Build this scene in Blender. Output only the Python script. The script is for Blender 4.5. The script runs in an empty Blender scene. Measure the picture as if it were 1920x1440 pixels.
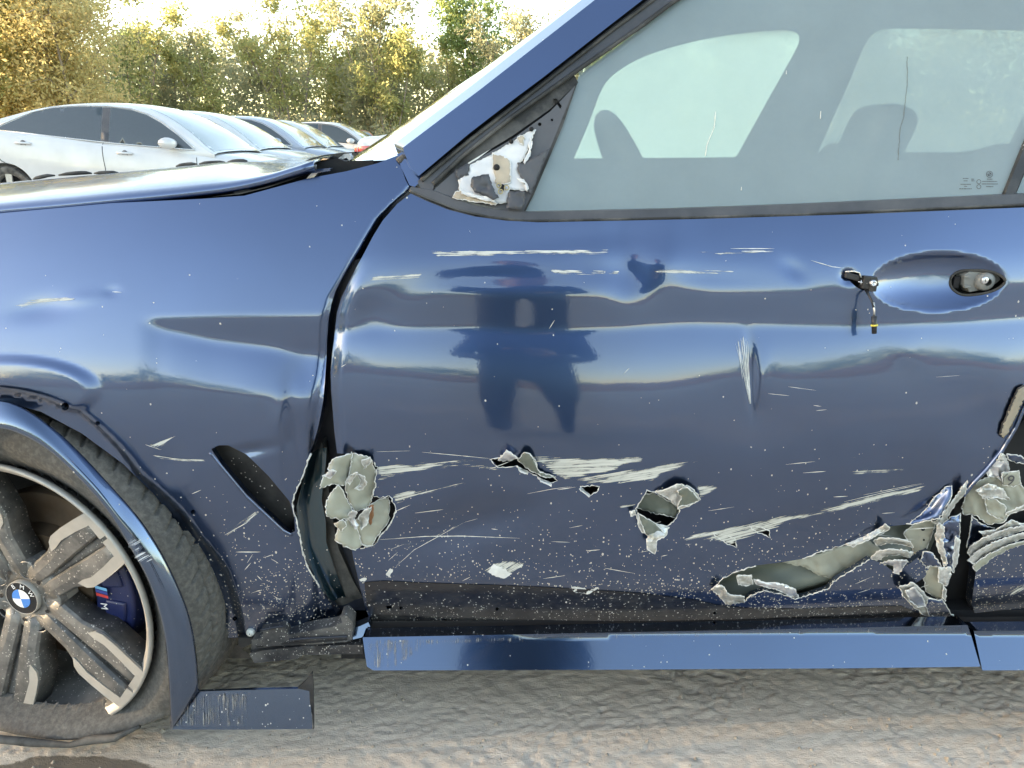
import bpy, bmesh, math, random
import numpy as np
from mathutils import Vector, Matrix
from mathutils.geometry import delaunay_2d_cdt

# ------------------------------------------------------------------ camera, world, sun, exposure
scn = bpy.context.scene
col = scn.collection
W_PX, H_PX, F_PX = 1920.0, 1440.0, 1340.0
HORIZON = 262.0
PITCH = math.atan((720.0 - HORIZON) / F_PX)
CAM = np.array([0.0, -1.09, 1.08])
cam_d = bpy.data.cameras.new('camera')
cam_d.sensor_width = 36.0
cam_d.lens = F_PX / W_PX * 36.0
cam_d.clip_start = 0.02
cam_d.clip_end = 3000.0
cam = bpy.data.objects.new('camera', cam_d)
cam.location = CAM
cam.rotation_euler = (math.pi / 2 - PITCH, 0, 0)
col.objects.link(cam)
scn.camera = cam

SUN_EL, SUN_AZ = math.radians(8.0), math.radians(266.0)     # azimuth clockwise from +Y: low at the left, a little behind the camera
world = bpy.data.worlds.new('World')
scn.world = world
world.use_nodes = True
wn = world.node_tree
bg = wn.nodes['Background']
sky = wn.nodes.new('ShaderNodeTexSky')
sky.sky_type = 'NISHITA'
sky.sun_disc = False
sky.sun_elevation = SUN_EL
sky.sun_rotation = SUN_AZ
sky.air_density = 0.88
sky.dust_density = 0.9
sky.ozone_density = 1.0
wn.links.new(sky.outputs[0], bg.inputs[0])
bg.inputs[1].default_value = 0.15
sun_d = bpy.data.lights.new('sun', 'SUN')
sun_d.energy = 5.0
sun_d.angle = math.radians(0.6)
sun_d.color = (1.0, 0.84, 0.60)
sun = bpy.data.objects.new('sun', sun_d)
sdir = Vector((math.sin(SUN_AZ) * math.cos(SUN_EL), math.cos(SUN_AZ) * math.cos(SUN_EL), math.sin(SUN_EL)))
sun.rotation_euler = sdir.to_track_quat('Z', 'Y').to_euler()
sun.location = (0, -20, 20)
col.objects.link(sun)
scn.view_settings.view_transform = 'Standard'
scn.view_settings.look = 'None'
scn.view_settings.gamma = 1.0
scn.view_settings.exposure = 3.0
scn.view_settings.use_curve_mapping = False
scn.view_settings.use_white_balance = True
scn.view_settings.white_balance_temperature = 8000.0
scn.view_settings.white_balance_tint = 12.5
scn.cycles.max_bounces = 8
scn.cycles.transparent_max_bounces = 16
scn.cycles.sample_clamp_indirect = 6.0
scn.cycles.caustics_reflective = False
scn.cycles.caustics_refractive = False

rng = np.random.default_rng(7)
random.seed(7)

# ------------------------------------------------------------------ noise
def _hash(ix, iy, seed):
    n = (ix * 374761393 + iy * 668265263 + seed * 974634777) & 0xFFFFFFFF
    n = ((n ^ (n >> 13)) * 1274126177) & 0xFFFFFFFF
    n = (n ^ (n >> 16)) & 0xFFFFFFFF
    return n / 4294967295.0
def vnoise(x, y, seed=0):
    x = np.asarray(x, float); y = np.asarray(y, float)
    ix = np.floor(x).astype(np.int64); iy = np.floor(y).astype(np.int64)
    fx = x - ix; fy = y - iy
    fx = fx * fx * fx * (fx * (fx * 6 - 15) + 10); fy = fy * fy * fy * (fy * (fy * 6 - 15) + 10)
    a = _hash(ix, iy, seed); b = _hash(ix + 1, iy, seed); c = _hash(ix, iy + 1, seed); d = _hash(ix + 1, iy + 1, seed)
    return (a + (b - a) * fx) * (1 - fy) + (c + (d - c) * fx) * fy
def fbm(x, y, seed=0, octv=4):
    s = 0; a = 0.5
    for o in range(octv):
        s = s + a * (vnoise(x, y, seed + o * 17) - 0.5); x = np.asarray(x) * 2.03; y = np.asarray(y) * 2.03; a *= 0.5
    return s

# ------------------------------------------------------------------ scene helpers
def tag(o, label=None, cat=None, group=None, kind=None):
    if label: o['label'] = label
    if cat: o['category'] = cat
    if group: o['group'] = group
    if kind: o['kind'] = kind
    return o
def empty(name, loc=(0, 0, 0), rz=0.0):
    o = bpy.data.objects.new(name, None)
    o.empty_display_size = 0.1
    o.location = loc; o.rotation_euler = (0, 0, rz)
    col.objects.link(o)
    return o
def wmat(o):
    m = Matrix.Translation(o.location) @ o.rotation_euler.to_matrix().to_4x4()
    return (wmat(o.parent) @ o.matrix_parent_inverse @ m) if o.parent else m
def link(name, me, parent=None, world=True):
    o = bpy.data.objects.new(name, me)
    col.objects.link(o)
    if parent is not None:
        o.parent = parent
        if world: o.matrix_parent_inverse = wmat(parent).inverted()
    return o
def mesh_obj(name, verts, faces, mats, parent=None, smooth=True, world=True, mi=None, normals=None):
    me = bpy.data.meshes.new(name)
    me.from_pydata([tuple(map(float, v)) for v in verts], [], [tuple(map(int, f)) for f in faces])
    if not isinstance(mats, (list, tuple)): mats = [mats]
    for m in mats: me.materials.append(m)
    me.polygons.foreach_set('use_smooth', [bool(smooth)] * len(me.polygons))
    if mi is not None: me.polygons.foreach_set('material_index', [int(i) for i in mi])
    me.update()
    if normals is not None:
        me.normals_split_custom_set_from_vertices([tuple(map(float, n)) for n in normals])
    return link(name, me, parent, world)
class MB:
    """collects simple shapes, built as one mesh"""
    def __init__(s): s.v = []; s.f = []; s.m = []
    def add(s, v, f, m=0):
        b = len(s.v); s.v += [tuple(map(float, p)) for p in v]; s.f += [tuple(int(i) + b for i in q) for q in f]; s.m += [m] * len(f); return s
    def box(s, c, d, m=0, rot=None, taper=1.0):
        pts = []
        for k in range(8):
            sx, sy, sz = (k & 1) * 2 - 1, (k >> 1 & 1) * 2 - 1, (k >> 2 & 1) * 2 - 1
            t = taper if sz > 0 else 1.0
            p = Vector((sx * d[0] / 2 * t, sy * d[1] / 2 * t, sz * d[2] / 2))
            if rot is not None: p = rot @ p
            pts.append((c[0] + p.x, c[1] + p.y, c[2] + p.z))
        return s.add(pts, [(0, 2, 3, 1), (4, 5, 7, 6), (0, 1, 5, 4), (2, 6, 7, 3), (0, 4, 6, 2), (1, 3, 7, 5)], m)
    def tube(s, pts, r, n=8, m=0, cap=True):
        pts = [Vector(p) for p in pts]
        rs = r if isinstance(r, (list, tuple)) else [r] * len(pts)
        v = []; f = []
        up = Vector((0.13, 0.21, 0.97))
        for i, p in enumerate(pts):
            t = (pts[min(i + 1, len(pts) - 1)] - pts[max(i - 1, 0)]).normalized()
            a = t.cross(up)
            if a.length < 1e-3: a = t.cross(Vector((1, 0, 0)))
            a.normalize(); b = t.cross(a)
            for k in range(n):
                w = 2 * math.pi * k / n
                v.append(p + (a * math.cos(w) + b * math.sin(w)) * rs[i])
        for i in range(len(pts) - 1):
            for k in range(n):
                f.append((i * n + k, i * n + (k + 1) % n, (i + 1) * n + (k + 1) % n, (i + 1) * n + k))
        if cap:
            f.append(tuple(range(n))[::-1]); f.append(tuple((len(pts) - 1) * n + k for k in range(n)))
        return s.add(v, f, m)
    def lathe(s, prof, n=32, m=0, axis='y', c=(0, 0, 0), a0=0.0, a1=2 * math.pi):
        """prof: (radius, along-axis)"""
        v = []; f = []
        full = abs(a1 - a0 - 2 * math.pi) < 1e-6
        k1 = n if full else n + 1
        for r, h in prof:
            for k in range(k1):
                w = a0 + (a1 - a0) * k / n
                if axis == 'y': v.append((c[0] + r * math.cos(w), c[1] + h, c[2] + r * math.sin(w)))
                else: v.append((c[0] + r * math.cos(w), c[1] + r * math.sin(w), c[2] + h))
        for i in range(len(prof) - 1):
            for k in range(n):
                f.append((i * k1 + k, i * k1 + (k + 1) % k1, (i + 1) * k1 + (k + 1) % k1, (i + 1) * k1 + k))
        return s.add(v, f, m)
    def prism(s, poly, y0, y1, m=0, inset=0.0):
        """poly of (x, z) extruded along y"""
        n = len(poly)
        cx = sum(p[0] for p in poly) / n; cz = sum(p[1] for p in poly) / n
        v = [(cx + (p[0] - cx) * (1 - inset), y0, cz + (p[1] - cz) * (1 - inset)) for p in poly] + [(p[0], y1, p[1]) for p in poly]
        f = [tuple(range(n)), tuple(range(2 * n - 1, n - 1, -1))] + [(i, i + n, (i + 1) % n + n, (i + 1) % n) for i in range(n)]
        return s.add(v, f, m)
    def grid(s, P, m=0):
        """P[i][j] of points"""
        ni, nj = len(P), len(P[0])
        return s.add([p for r in P for p in r], [(i * nj + j, i * nj + j + 1, (i + 1) * nj + j + 1, (i + 1) * nj + j) for i in range(ni - 1) for j in range(nj - 1)], m)
    def xform(s, M):
        s.v = [tuple(M @ Vector(p)) for p in s.v]; return s
    def build(s, name, mats, parent=None, smooth=True, world=True, auto=None):
        o = mesh_obj(name, s.v, s.f, mats, parent, smooth, world, s.m)
        if auto is not None: o.data.set_sharp_from_angle(angle=math.radians(auto))
        return o
def fix_normals(o):
    bm = bmesh.new(); bm.from_mesh(o.data); bmesh.ops.recalc_face_normals(bm, faces=bm.faces); bm.to_mesh(o.data); bm.free()
    return o
def bevel(o, w=0.003, seg=2):
    m = o.modifiers.new('bevel', 'BEVEL'); m.width = w; m.segments = seg; m.limit_method = 'ANGLE'; m.angle_limit = math.radians(35)
    return o
def apply_mods(o):
    dg = bpy.context.evaluated_depsgraph_get()
    me = bpy.data.meshes.new_from_object(o.evaluated_get(dg))
    o.modifiers.clear(); o.data = me
    return o

# ------------------------------------------------------------------ materials
def newmat(name):
    m = bpy.data.materials.new(name); m.use_nodes = True
    nt = m.node_tree
    return m, nt, nt.nodes['Principled BSDF']
def N(nt, t, **kw):
    n = nt.nodes.new(t)
    for k, v in kw.items():
        if k == 'ins':
            for a, b in v.items(): n.inputs[a].default_value = b
        else: setattr(n, k, v)
    return n
def math_n(nt, op, a, b=None, c=None, clamp=False):
    n = nt.nodes.new('ShaderNodeMath'); n.operation = op; n.use_clamp = clamp
    for i, x in enumerate((a, b, c)):
        if x is None: continue
        if isinstance(x, (int, float)): n.inputs[i].default_value = x
        else: nt.links.new(x, n.inputs[i])
    return n.outputs[0]
def mix_n(nt, fac, a, b, blend='MIX'):
    n = nt.nodes.new('ShaderNodeMix'); n.data_type = 'RGBA'; n.blend_type = blend
    for i, x in ((0, fac), (6, a), (7, b)):
        if isinstance(x, (int, float)): n.inputs[i].default_value = x
        elif isinstance(x, tuple): n.inputs[i].default_value = (x + (1,))[:4]
        else: nt.links.new(x, n.inputs[i])
    return n.outputs[2]
def noise_n(nt, vec, scale, detail=4, rough=0.55, stretch=None, dist=0.0):
    if stretch is not None:
        mp = nt.nodes.new('ShaderNodeMapping'); mp.inputs['Scale'].default_value = stretch
        nt.links.new(vec, mp.inputs[0]); vec = mp.outputs[0]
    n = nt.nodes.new('ShaderNodeTexNoise')
    n.inputs['Scale'].default_value = scale; n.inputs['Detail'].default_value = detail; n.inputs['Roughness'].default_value = rough
    n.inputs['Distortion'].default_value = dist
    nt.links.new(vec, n.inputs['Vector'])
    return n.outputs[0]
def ramp_n(nt, fac, stops):
    r = nt.nodes.new('ShaderNodeValToRGB')
    while len(r.color_ramp.elements) < len(stops): r.color_ramp.elements.new(0.5)
    for e, (p, c) in zip(r.color_ramp.elements, stops):
        e.position = p; e.color = (c + (1,))[:4] if isinstance(c, tuple) else (c, c, c, 1)
    nt.links.new(fac, r.inputs[0])
    return r.outputs[0]
def maprange(nt, v, a, b, c, d):
    n = nt.nodes.new('ShaderNodeMapRange')
    for i, x in ((1, a), (2, b), (3, c), (4, d)): n.inputs[i].default_value = x
    nt.links.new(v, n.inputs[0]); return n.outputs[0]
def bump_n(nt, h, strength, dist, bsdf):
    b = nt.nodes.new('ShaderNodeBump'); b.inputs['Strength'].default_value = strength; b.inputs['Distance'].default_value = dist
    nt.links.new(h, b.inputs['Height']); nt.links.new(b.outputs[0], bsdf.inputs['Normal'])
def objco(nt): return nt.nodes.new('ShaderNodeTexCoord').outputs['Object']
def setp(b, **kw):
    names = dict(base='Base Color', metal='Metallic', rough='Roughness', coat='Coat Weight', coatr='Coat Roughness', coati='Coat IOR', ior='IOR', spec='Specular IOR Level', alpha='Alpha', trans='Transmission Weight', emis='Emission Color', emiss='Emission Strength')
    for k, v in kw.items():
        if k in ('base', 'emis'): v = (v + (1,))[:4]
        b.inputs[names[k]].default_value = v
def specks(nt, co, scale, radius, density_sock, stretch=(1, 1, 1)):
    mp = nt.nodes.new('ShaderNodeMapping'); mp.inputs['Scale'].default_value = stretch; nt.links.new(co, mp.inputs[0])
    v = nt.nodes.new('ShaderNodeTexVoronoi'); v.inputs['Scale'].default_value = scale
    nt.links.new(mp.outputs[0], v.inputs['Vector'])
    sp = nt.nodes.new('ShaderNodeSeparateColor'); nt.links.new(v.outputs['Color'], sp.inputs[0])
    near = math_n(nt, 'LESS_THAN', v.outputs['Distance'], math_n(nt, 'MULTIPLY', sp.outputs[1], radius))
    pick = math_n(nt, 'LESS_THAN', sp.outputs[0], density_sock)
    return math_n(nt, 'MULTIPLY', near, pick)
DIRT = (0.38, 0.35, 0.32)
def simple(name, base, rough=0.6, metal=0.0, var=0.15, scale=30.0, dust=0.0, bump=0.0, bscale=200.0, speck=0.0, coat=0.0):
    """a plain surface with uneven tone, some dust and fine relief"""
    m, nt, b = newmat(name)
    co = objco(nt)
    n = noise_n(nt, co, scale, 5)
    c = mix_n(nt, maprange(nt, n, 0.3, 0.7, 0, 1), tuple(x * (1 - var) for x in base), tuple(min(1, x * (1 + var)) for x in base))
    if dust:
        n2 = noise_n(nt, co, scale * 0.35, 6, 0.65)
        c = mix_n(nt, maprange(nt, n2, 0.42, 0.7, 0, dust), c, DIRT)
    if speck:
        d = N(nt, 'ShaderNodeValue'); d.outputs[0].default_value = speck
        c = mix_n(nt, specks(nt, co, 300, 0.5, d.outputs[0]), c, (0.50, 0.47, 0.43))
    nt.links.new(c, b.inputs['Base Color'])
    nt.links.new(maprange(nt, n, 0.2, 0.8, max(0.02, rough * 0.85), min(1, rough * 1.15)), b.inputs['Roughness'])
    setp(b, metal=metal, coat=coat)
    if bump: bump_n(nt, noise_n(nt, co, bscale, 4), bump, 0.002, b)
    return m
def paint(name, base, flake=1.0, rough=0.30, dirty=1.0, zlo=0.2, zhi=0.66, dust_top=0.0, dlo=0.34, coati=1.80):
    """metallic car paint under a clear coat, mud specks thicker towards the road"""
    m, nt, b = newmat(name)
    co = objco(nt)
    sep = N(nt, 'ShaderNodeSeparateXYZ'); nt.links.new(co, sep.inputs[0])
    low = maprange(nt, sep.outputs[2], zhi, zlo, 0, 1)
    low2 = math_n(nt, 'POWER', low, 2.8)
    pat = maprange(nt, noise_n(nt, co, 9, 4), 0.3, 0.7, 0.35, 1.3)
    dens = math_n(nt, 'MULTIPLY', math_n(nt, 'MULTIPLY_ADD', low2, dlo * dirty, 0.0016 * dirty), pat)
    s1 = specks(nt, co, 300, 0.5, dens, (1, 1, 0.75))
    s2 = specks(nt, co, 150, 0.30, math_n(nt, 'MULTIPLY', dens, 0.30), (1, 1, 0.6))
    s3 = specks(nt, co, 420, 0.6, math_n(nt, 'MULTIPLY', dens, 0.8))
    sp = math_n(nt, 'MAXIMUM', math_n(nt, 'MAXIMUM', s1, s2), s3)
    film = math_n(nt, 'MULTIPLY', low2, maprange(nt, noise_n(nt, co, 26, 6, 0.7), 0.42, 0.75, 0.0, 0.14 * dirty))
    if dust_top:
        geo = N(nt, 'ShaderNodeNewGeometry'); sn = N(nt, 'ShaderNodeSeparateXYZ'); nt.links.new(geo.outputs['Normal'], sn.inputs[0])
        up = maprange(nt, sn.outputs[2], 0.75, 0.98, 0, dust_top)
        film = math_n(nt, 'MAXIMUM', film, math_n(nt, 'MULTIPLY', up, maprange(nt, noise_n(nt, co, 40, 7, 0.75), 0.35, 0.62, 0.1, 1)))
    f = math_n(nt, 'MAXIMUM', sp, film, clamp=True)
    tone = mix_n(nt, maprange(nt, noise_n(nt, co, 3, 3), 0.3, 0.7, 0, 1), tuple(x * 0.92 for x in base), tuple(x * 1.08 for x in base))
    c = mix_n(nt, f, tone, (0.52, 0.50, 0.47))
    nt.links.new(c, b.inputs['Base Color'])
    inv = math_n(nt, 'SUBTRACT', 1.0, f, clamp=True)
    nt.links.new(math_n(nt, 'MULTIPLY', inv, flake), b.inputs['Metallic'])
    nt.links.new(math_n(nt, 'MULTIPLY', inv, 1.0), b.inputs['Coat Weight'])
    nt.links.new(maprange(nt, f, 0, 1, rough, 0.85), b.inputs['Roughness'])
    cr = maprange(nt, noise_n(nt, co, 12, 5, 0.6), 0.35, 0.75, 0.010, 0.035)
    cr = math_n(nt, 'ADD', cr, maprange(nt, sep.outputs[2], 0.70, 0.50, 0.0, 0.10 * min(1.0, dirty)))
    nt.links.new(math_n(nt, 'MULTIPLY_ADD', film, 0.35, cr), b.inputs['Coat Roughness'])
    setp(b, coati=coati)
    # orange peel in the clear coat
    bn = N(nt, 'ShaderNodeBump', ins={'Strength': 0.05, 'Distance': 0.0006}); nt.links.new(noise_n(nt, co, 260, 2), bn.inputs['Height'])
    nt.links.new(bn.outputs[0], b.inputs['Coat Normal'])
    return m

M = {}
BLUE = (0.041, 0.079, 0.176)
M['paint'] = paint('midnight_blue_paint', BLUE)
M['paint_clean'] = paint('midnight_blue_paint_dusty_top', BLUE, dirty=0.15, dust_top=0.25)
M['paint_sill'] = paint('midnight_blue_sill_paint', (0.044, 0.086, 0.168), dirty=0.30, zlo=0.05, zhi=0.30, dlo=0.22, rough=0.18)
M['black'] = simple('black_plastic', (0.018, 0.018, 0.020), 0.5, speck=0.05, dust=0.12, bump=0.15)
M['rubber'] = simple('dusty_black_rubber', (0.03, 0.029, 0.028), 0.75, dust=0.35, bump=0.3)
M['trimgrey'] = simple('satin_dark_grey_trim', (0.055, 0.055, 0.062), 0.42, dust=0.10)
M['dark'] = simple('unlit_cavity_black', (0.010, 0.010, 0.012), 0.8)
M['primer'] = simple('cream_primer', (0.33, 0.325, 0.265), 0.42, var=0.10, dust=0.06, scale=18, bump=0.1)
M['primer_dark'] = simple('grey_green_primer', (0.13, 0.145, 0.12), 0.40, var=0.12, dust=0.05, scale=14)
M['torn'] = simple('torn_bare_metal_edge', (0.68, 0.67, 0.645), 0.5, var=0.15, scale=60, bump=0.5, bscale=300)
M['alu'] = simple('bare_aluminium', (0.72, 0.72, 0.74), 0.35, metal=0.9, var=0.15, scale=60)
M['white_plastic'] = simple('white_clip_plastic', (0.75, 0.75, 0.70), 0.4, var=0.05)

def torn_mat():
    m, nt, b = newmat('torn_metal_with_paint_remnants')
    co = objco(nt); n1 = noise_n(nt, co, 38, 4, 0.6); n2 = noise_n(nt, co, 130, 4, 0.6)
    c = mix_n(nt, maprange(nt, n2, 0.35, 0.65, 0, 1), (0.42, 0.41, 0.39), (0.66, 0.65, 0.62))
    c = mix_n(nt, maprange(nt, n1, 0.50, 0.62, 0, .75), c, (0.30, 0.29, 0.24))
    nt.links.new(c, b.inputs['Base Color']); setp(b, rough=0.36, metal=0.45)
    bump_n(nt, n2, 0.4, 0.002, b); return m
M['tornflap'] = torn_mat()
# ------------------------------------------------------------------ where a picture point lies on a surface of the car
CP, SP = math.cos(PITCH), math.sin(PITCH)
FWD = np.array([0, CP, -SP]); UP = np.array([0, SP, CP]); RT = np.array([1.0, 0, 0])
def ray(px, py):
    px = np.asarray(px, float); py = np.asarray(py, float)
    return FWD + ((px - 960) / F_PX)[..., None] * RT - ((py - 720) / F_PX)[..., None] * UP
def proj(x, y, z):
    dy = y - CAM[1]; dz = z - CAM[2]
    d = dy * CP - dz * SP
    return 960 + F_PX * (x - CAM[0]) / d, 720 - F_PX * (dy * SP + dz * CP) / d
def at(px, py, Y):
    r = ray(np.array([px]), np.array([py]))[0]
    return CAM + r * ((Y - CAM[1]) / r[1])
def on_surf(px, py, surf, off=0.0):
    r = ray(px, py); Y = np.full(np.shape(px), 0.1) if surf.y0 is None else np.full(np.shape(px), surf.y0)
    for _ in range(28):
        t = (Y - CAM[1]) / r[..., 1]
        P = CAM + r * t[..., None]
        Y = 0.5 * Y + 0.5 * (surf.f(P[..., 0], P[..., 2]) + off)
    t = (Y - CAM[1]) / r[..., 1]
    return CAM + r * t[..., None]
class FnSurf:
    def __init__(s, fn, y0=None): s.fn = fn; s.y0 = y0
    def f(s, x, z): return s.fn(x, z)
    def grad(s, x, z):
        e = 1e-3
        return (s.fn(x + e, z) - s.fn(x - e, z)) / (2 * e), (s.fn(x, z + e) - s.fn(x, z - e)) / (2 * e)
class GridSurf:
    """a panel face: depth Y over (x, z), from its slopes"""
    X0, X1, Z0, Z1, H = -1.95, 1.75, -0.10, 1.16, 0.003
    def __init__(s, tilt_fn, zref=0.45, extra=None):
        s.y0 = None
        s.xs = np.arange(s.X0, s.X1, s.H); s.zs = np.arange(s.Z0, s.Z1, s.H)
        X, Z = np.meshgrid(s.xs, s.zs, indexing='ij')
        px, py = proj(X, 0.03, Z)
        t = np.tan(np.radians(tilt_fn(px, py)))
        k = np.exp(-0.5 * (np.arange(-6, 7) / 1.6) ** 2); k /= k.sum()
        tp = np.pad(t, ((6, 6), (6, 6)), mode='edge')
        t = np.apply_along_axis(lambda a: np.convolve(a, k, 'same'), 1, tp)
        kx = np.exp(-0.5 * (np.arange(-6, 7) / 3.0) ** 2); kx /= kx.sum()
        t = np.apply_along_axis(lambda a: np.convolve(a, kx, 'same'), 0, t)[6:-6, 6:-6]
        F = np.cumsum(t, axis=1) * s.H
        F -= F[:, [int((zref - s.Z0) / s.H)]]
        if extra is not None: F = extra(F, X, Z, px, py)
        s.set(F)
    def set(s, F):
        s.F = F; s.gx, s.gz = np.gradient(F, s.H)
    def _bl(s, A, x, z):
        u = np.clip((np.asarray(x) - s.X0) / s.H, 0, A.shape[0] - 1.001); v = np.clip((np.asarray(z) - s.Z0) / s.H, 0, A.shape[1] - 1.001)
        i = u.astype(int); j = v.astype(int); a = u - i; b = v - j
        return (A[i, j] * (1 - a) + A[i + 1, j] * a) * (1 - b) + (A[i, j + 1] * (1 - a) + A[i + 1, j + 1] * a) * b
    def f(s, x, z): return s._bl(s.F, x, z)
    def grad(s, x, z): return s._bl(s.gx, x, z), s._bl(s.gz, x, z)
def dents(F, px, py, lst):
    for cx, cy, rx, ry, rot, amp in lst:
        c, sn = math.cos(math.radians(rot)), math.sin(math.radians(rot))
        u = ((px - cx) * c + (py - cy) * sn) / rx; v = (-(px - cx) * sn + (py - cy) * c) / ry
        F = F + amp * np.exp(-(u * u + v * v))
    return F
def warp(py, keys, vals):
    """piecewise-linear per column: keys are arrays like py, vals numbers"""
    out = np.zeros_like(py)
    out = np.where(py <= keys[0], vals[0] + (py - keys[0]), out)
    for a, b, c, d in zip(keys[:-1], keys[1:], vals[:-1], vals[1:]):
        m = (py > a) & (py <= b)
        out = np.where(m, c + (py - a) / np.maximum(b - a, 1e-3) * (d - c), out)
    return np.where(py > keys[-1], vals[-1] + (py - keys[-1]), out)
def ss(x, a, b):
    t = np.clip((x - a) / (b - a), 0, 1); return t * t * (3 - 2 * t)

# front door: shoulder, undercut, sky band, flank, tucked-in foot
def door_tilt(px, py):
    top = np.interp(px, [560, 640, 720, 840, 1000, 1130, 1170, 1215, 1260, 1330, 1500, 1600, 1920, 2200], [560, 540, 536, 546, 552, 550, 562, 545, 528, 540, 542, 534, 528, 525])
    bot = np.interp(px, [560, 640, 700, 900, 1000, 1150, 1300, 1600, 1800, 1920, 2200], [628, 622, 615, 613, 619, 615, 607, 611, 604, 598, 590])
    hz = np.interp(px, [600, 640, 700, 780, 900, 1200, 1340, 1385, 1402, 1425, 1470, 1530, 1600, 1690, 1780, 1880, 1920, 2010, 2200], [652, 662, 688, 704, 712, 716, 733, 748, 757, 735, 698, 684, 668, 644, 668, 700, 688, 676, 690])
    q = warp(py, [np.full_like(py, 380.), top, bot, hz, np.full_like(py, 1000.)], [380., 540., 612., 705., 1000.])
    return np.interp(q, [330, 400, 470, 495, 520, 535, 543, 552, 600, 608, 616, 640, 705, 745, 785, 860, 1000, 1060, 1092, 1108, 1200, 1260],
                     [28, 25, 21.5, 17.5, 13.8, 11.5, 6, 2, 2.5, 8, 18.5, 17.2, 9.6, 5.0, 1.5, -1.5, -5, -7, -11, -18, -20, -20])
HX, HY = 1762.0, 529.0
def door_extra(F, X, Z, px, py):
    c = F[:, int((0.80 - GridSurf.Z0) / GridSurf.H)]
    k = np.exp(-0.5 * (np.arange(-150, 151) / 50.0) ** 2); k /= k.sum()
    c = c - np.convolve(np.pad(c, 150, mode='edge'), k, 'valid')     # buckles stay in the flank, the shoulder above runs true
    F = F - c[:, None] * ss(Z, 0.60, 0.77)
    F = F + 0.035 * (X - 0.22) ** 2
    F = F + 0.0022 * fbm(X * 5.5, Z * 7, 3, 3) * ss(py, 640, 760)
    edge = np.interp(py, [350, 420, 480, 530, 560, 590, 640, 700, 800, 1200], [775, 716, 679, 652, 640, 630, 626, 620, 625, 640])
    F = F + 0.009 * np.exp(-(np.maximum(px - edge, -8) / 15.0) ** 2) * ss(py, 480, 560)
    F = dents(F, px, py, [
        (1125, 506, 80, 26, 8, 0.0024), (1330, 520, 110, 20, 3, 0.0010), (940, 520, 120, 20, 0, 0.0018), (1100, 450, 150, 26, -4, 0.0020), (760, 540, 60, 22, 0, 0.0016), (1404, 715, 5, 46, 4, 0.0030), (1195, 522, 46, 46, -25, 0.0034), (1240, 500, 40, 30, -20, -0.0020),
        (1399, 690, 9, 55, 2, 0.0045), (1420, 705, 14, 40, 12, -0.0020), (1395, 765, 130, 50, 0, 0.0025),
        (880, 972, 150, 40, -16, 0.0135), (960, 1075, 120, 26, 4, -0.0040), (1230, 950, 80, 60, 0, 0.0060),
        (1020, 880, 90, 28, 8, 0.0050), (1550, 1010, 240, 60, -14, 0.0080), (1700, 905, 70, 90, 20, 0.0080),
        (1420, 985, 80, 26, -14, 0.0040), (720, 930, 60, 90, 0, 0.0060), (1560, 560, 60, 22, 4, 0.0010),
        (1490, 505, 26, 16, 30, 0.0022), (1690, 655, 30, 22, 0, -0.0012), (1800, 760, 90, 70, 20, 0.0030),
        (700, 585, 40, 30, 0, 0.0030), (1280, 1090, 90, 20, 0, -0.0030)])
    # grip recess: a scooped bowl, deepest just above its middle
    u = (px - HX) / 132.0; v = (py - HY + 0.035 * (px - HX)) / 54.0
    r = np.sqrt(u * u + v * v)
    ref = F
    bowl = 0.026 * (1 - np.clip(r, 0, 1) ** 2.4) 
    F = np.where(r < 1, F + bowl * ss(1 - r, 0, 0.10), F)
    F = F + 0.006 * np.exp(-(((px - 1592) / 12.0) ** 2 + ((py - 520) / 10.0) ** 2))
    return F
S_DOOR = GridSurf(door_tilt, 0.45, door_extra)

# front wing: sky all over its upper half, a spear-shaped crease running back to the door, flange round the wheel
ARC = (30.0, 1150.0)
def fen_tilt(px, py):
    hz = np.interp(px, [-700, 0, 150, 230, 260, 330, 380, 430, 480, 540, 590, 620], [700, 702, 706, 712, 712, 706, 702, 704, 712, 700, 688, 684])
    q = warp(py, [np.full_like(py, 380.), np.full_like(py, 560.), hz, np.full_like(py, 1000.)], [380., 560., 700., 1000.])
    t = np.interp(q, [330, 400, 500, 590, 640, 700, 745, 790, 860, 1000, 1150, 1260], [30, 26, 21, 18.0, 16.5, 9.5, 4.5, 1.5, -1.5, -5, -9, -13])
    yl = np.interp(px, [262, 300, 400, 500, 580, 640], [597, 610, 632, 645, 657, 664])
    yu = np.interp(px, [262, 400, 616, 700], [593, 590, 588, 588])
    sp = ss(py, yu - 3, yu + 4) * (1 - ss(py, yl - 7, yl + 4)) * ss(px, 262, 300)
    t = t * (1 - sp) + sp * 1.5
    t = t + ss(py, yl + 2, yl + 14) * (1 - ss(py, yl + 66, yl + 92)) * np.clip((yl - yu - 4) / 78.0, 0, 1) * 14.0 * ss(px, 262, 330)
    ax = np.sqrt(((px - 90) / 110.) ** 2 + ((py - 566) / 22.) ** 2)
    return t
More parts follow.
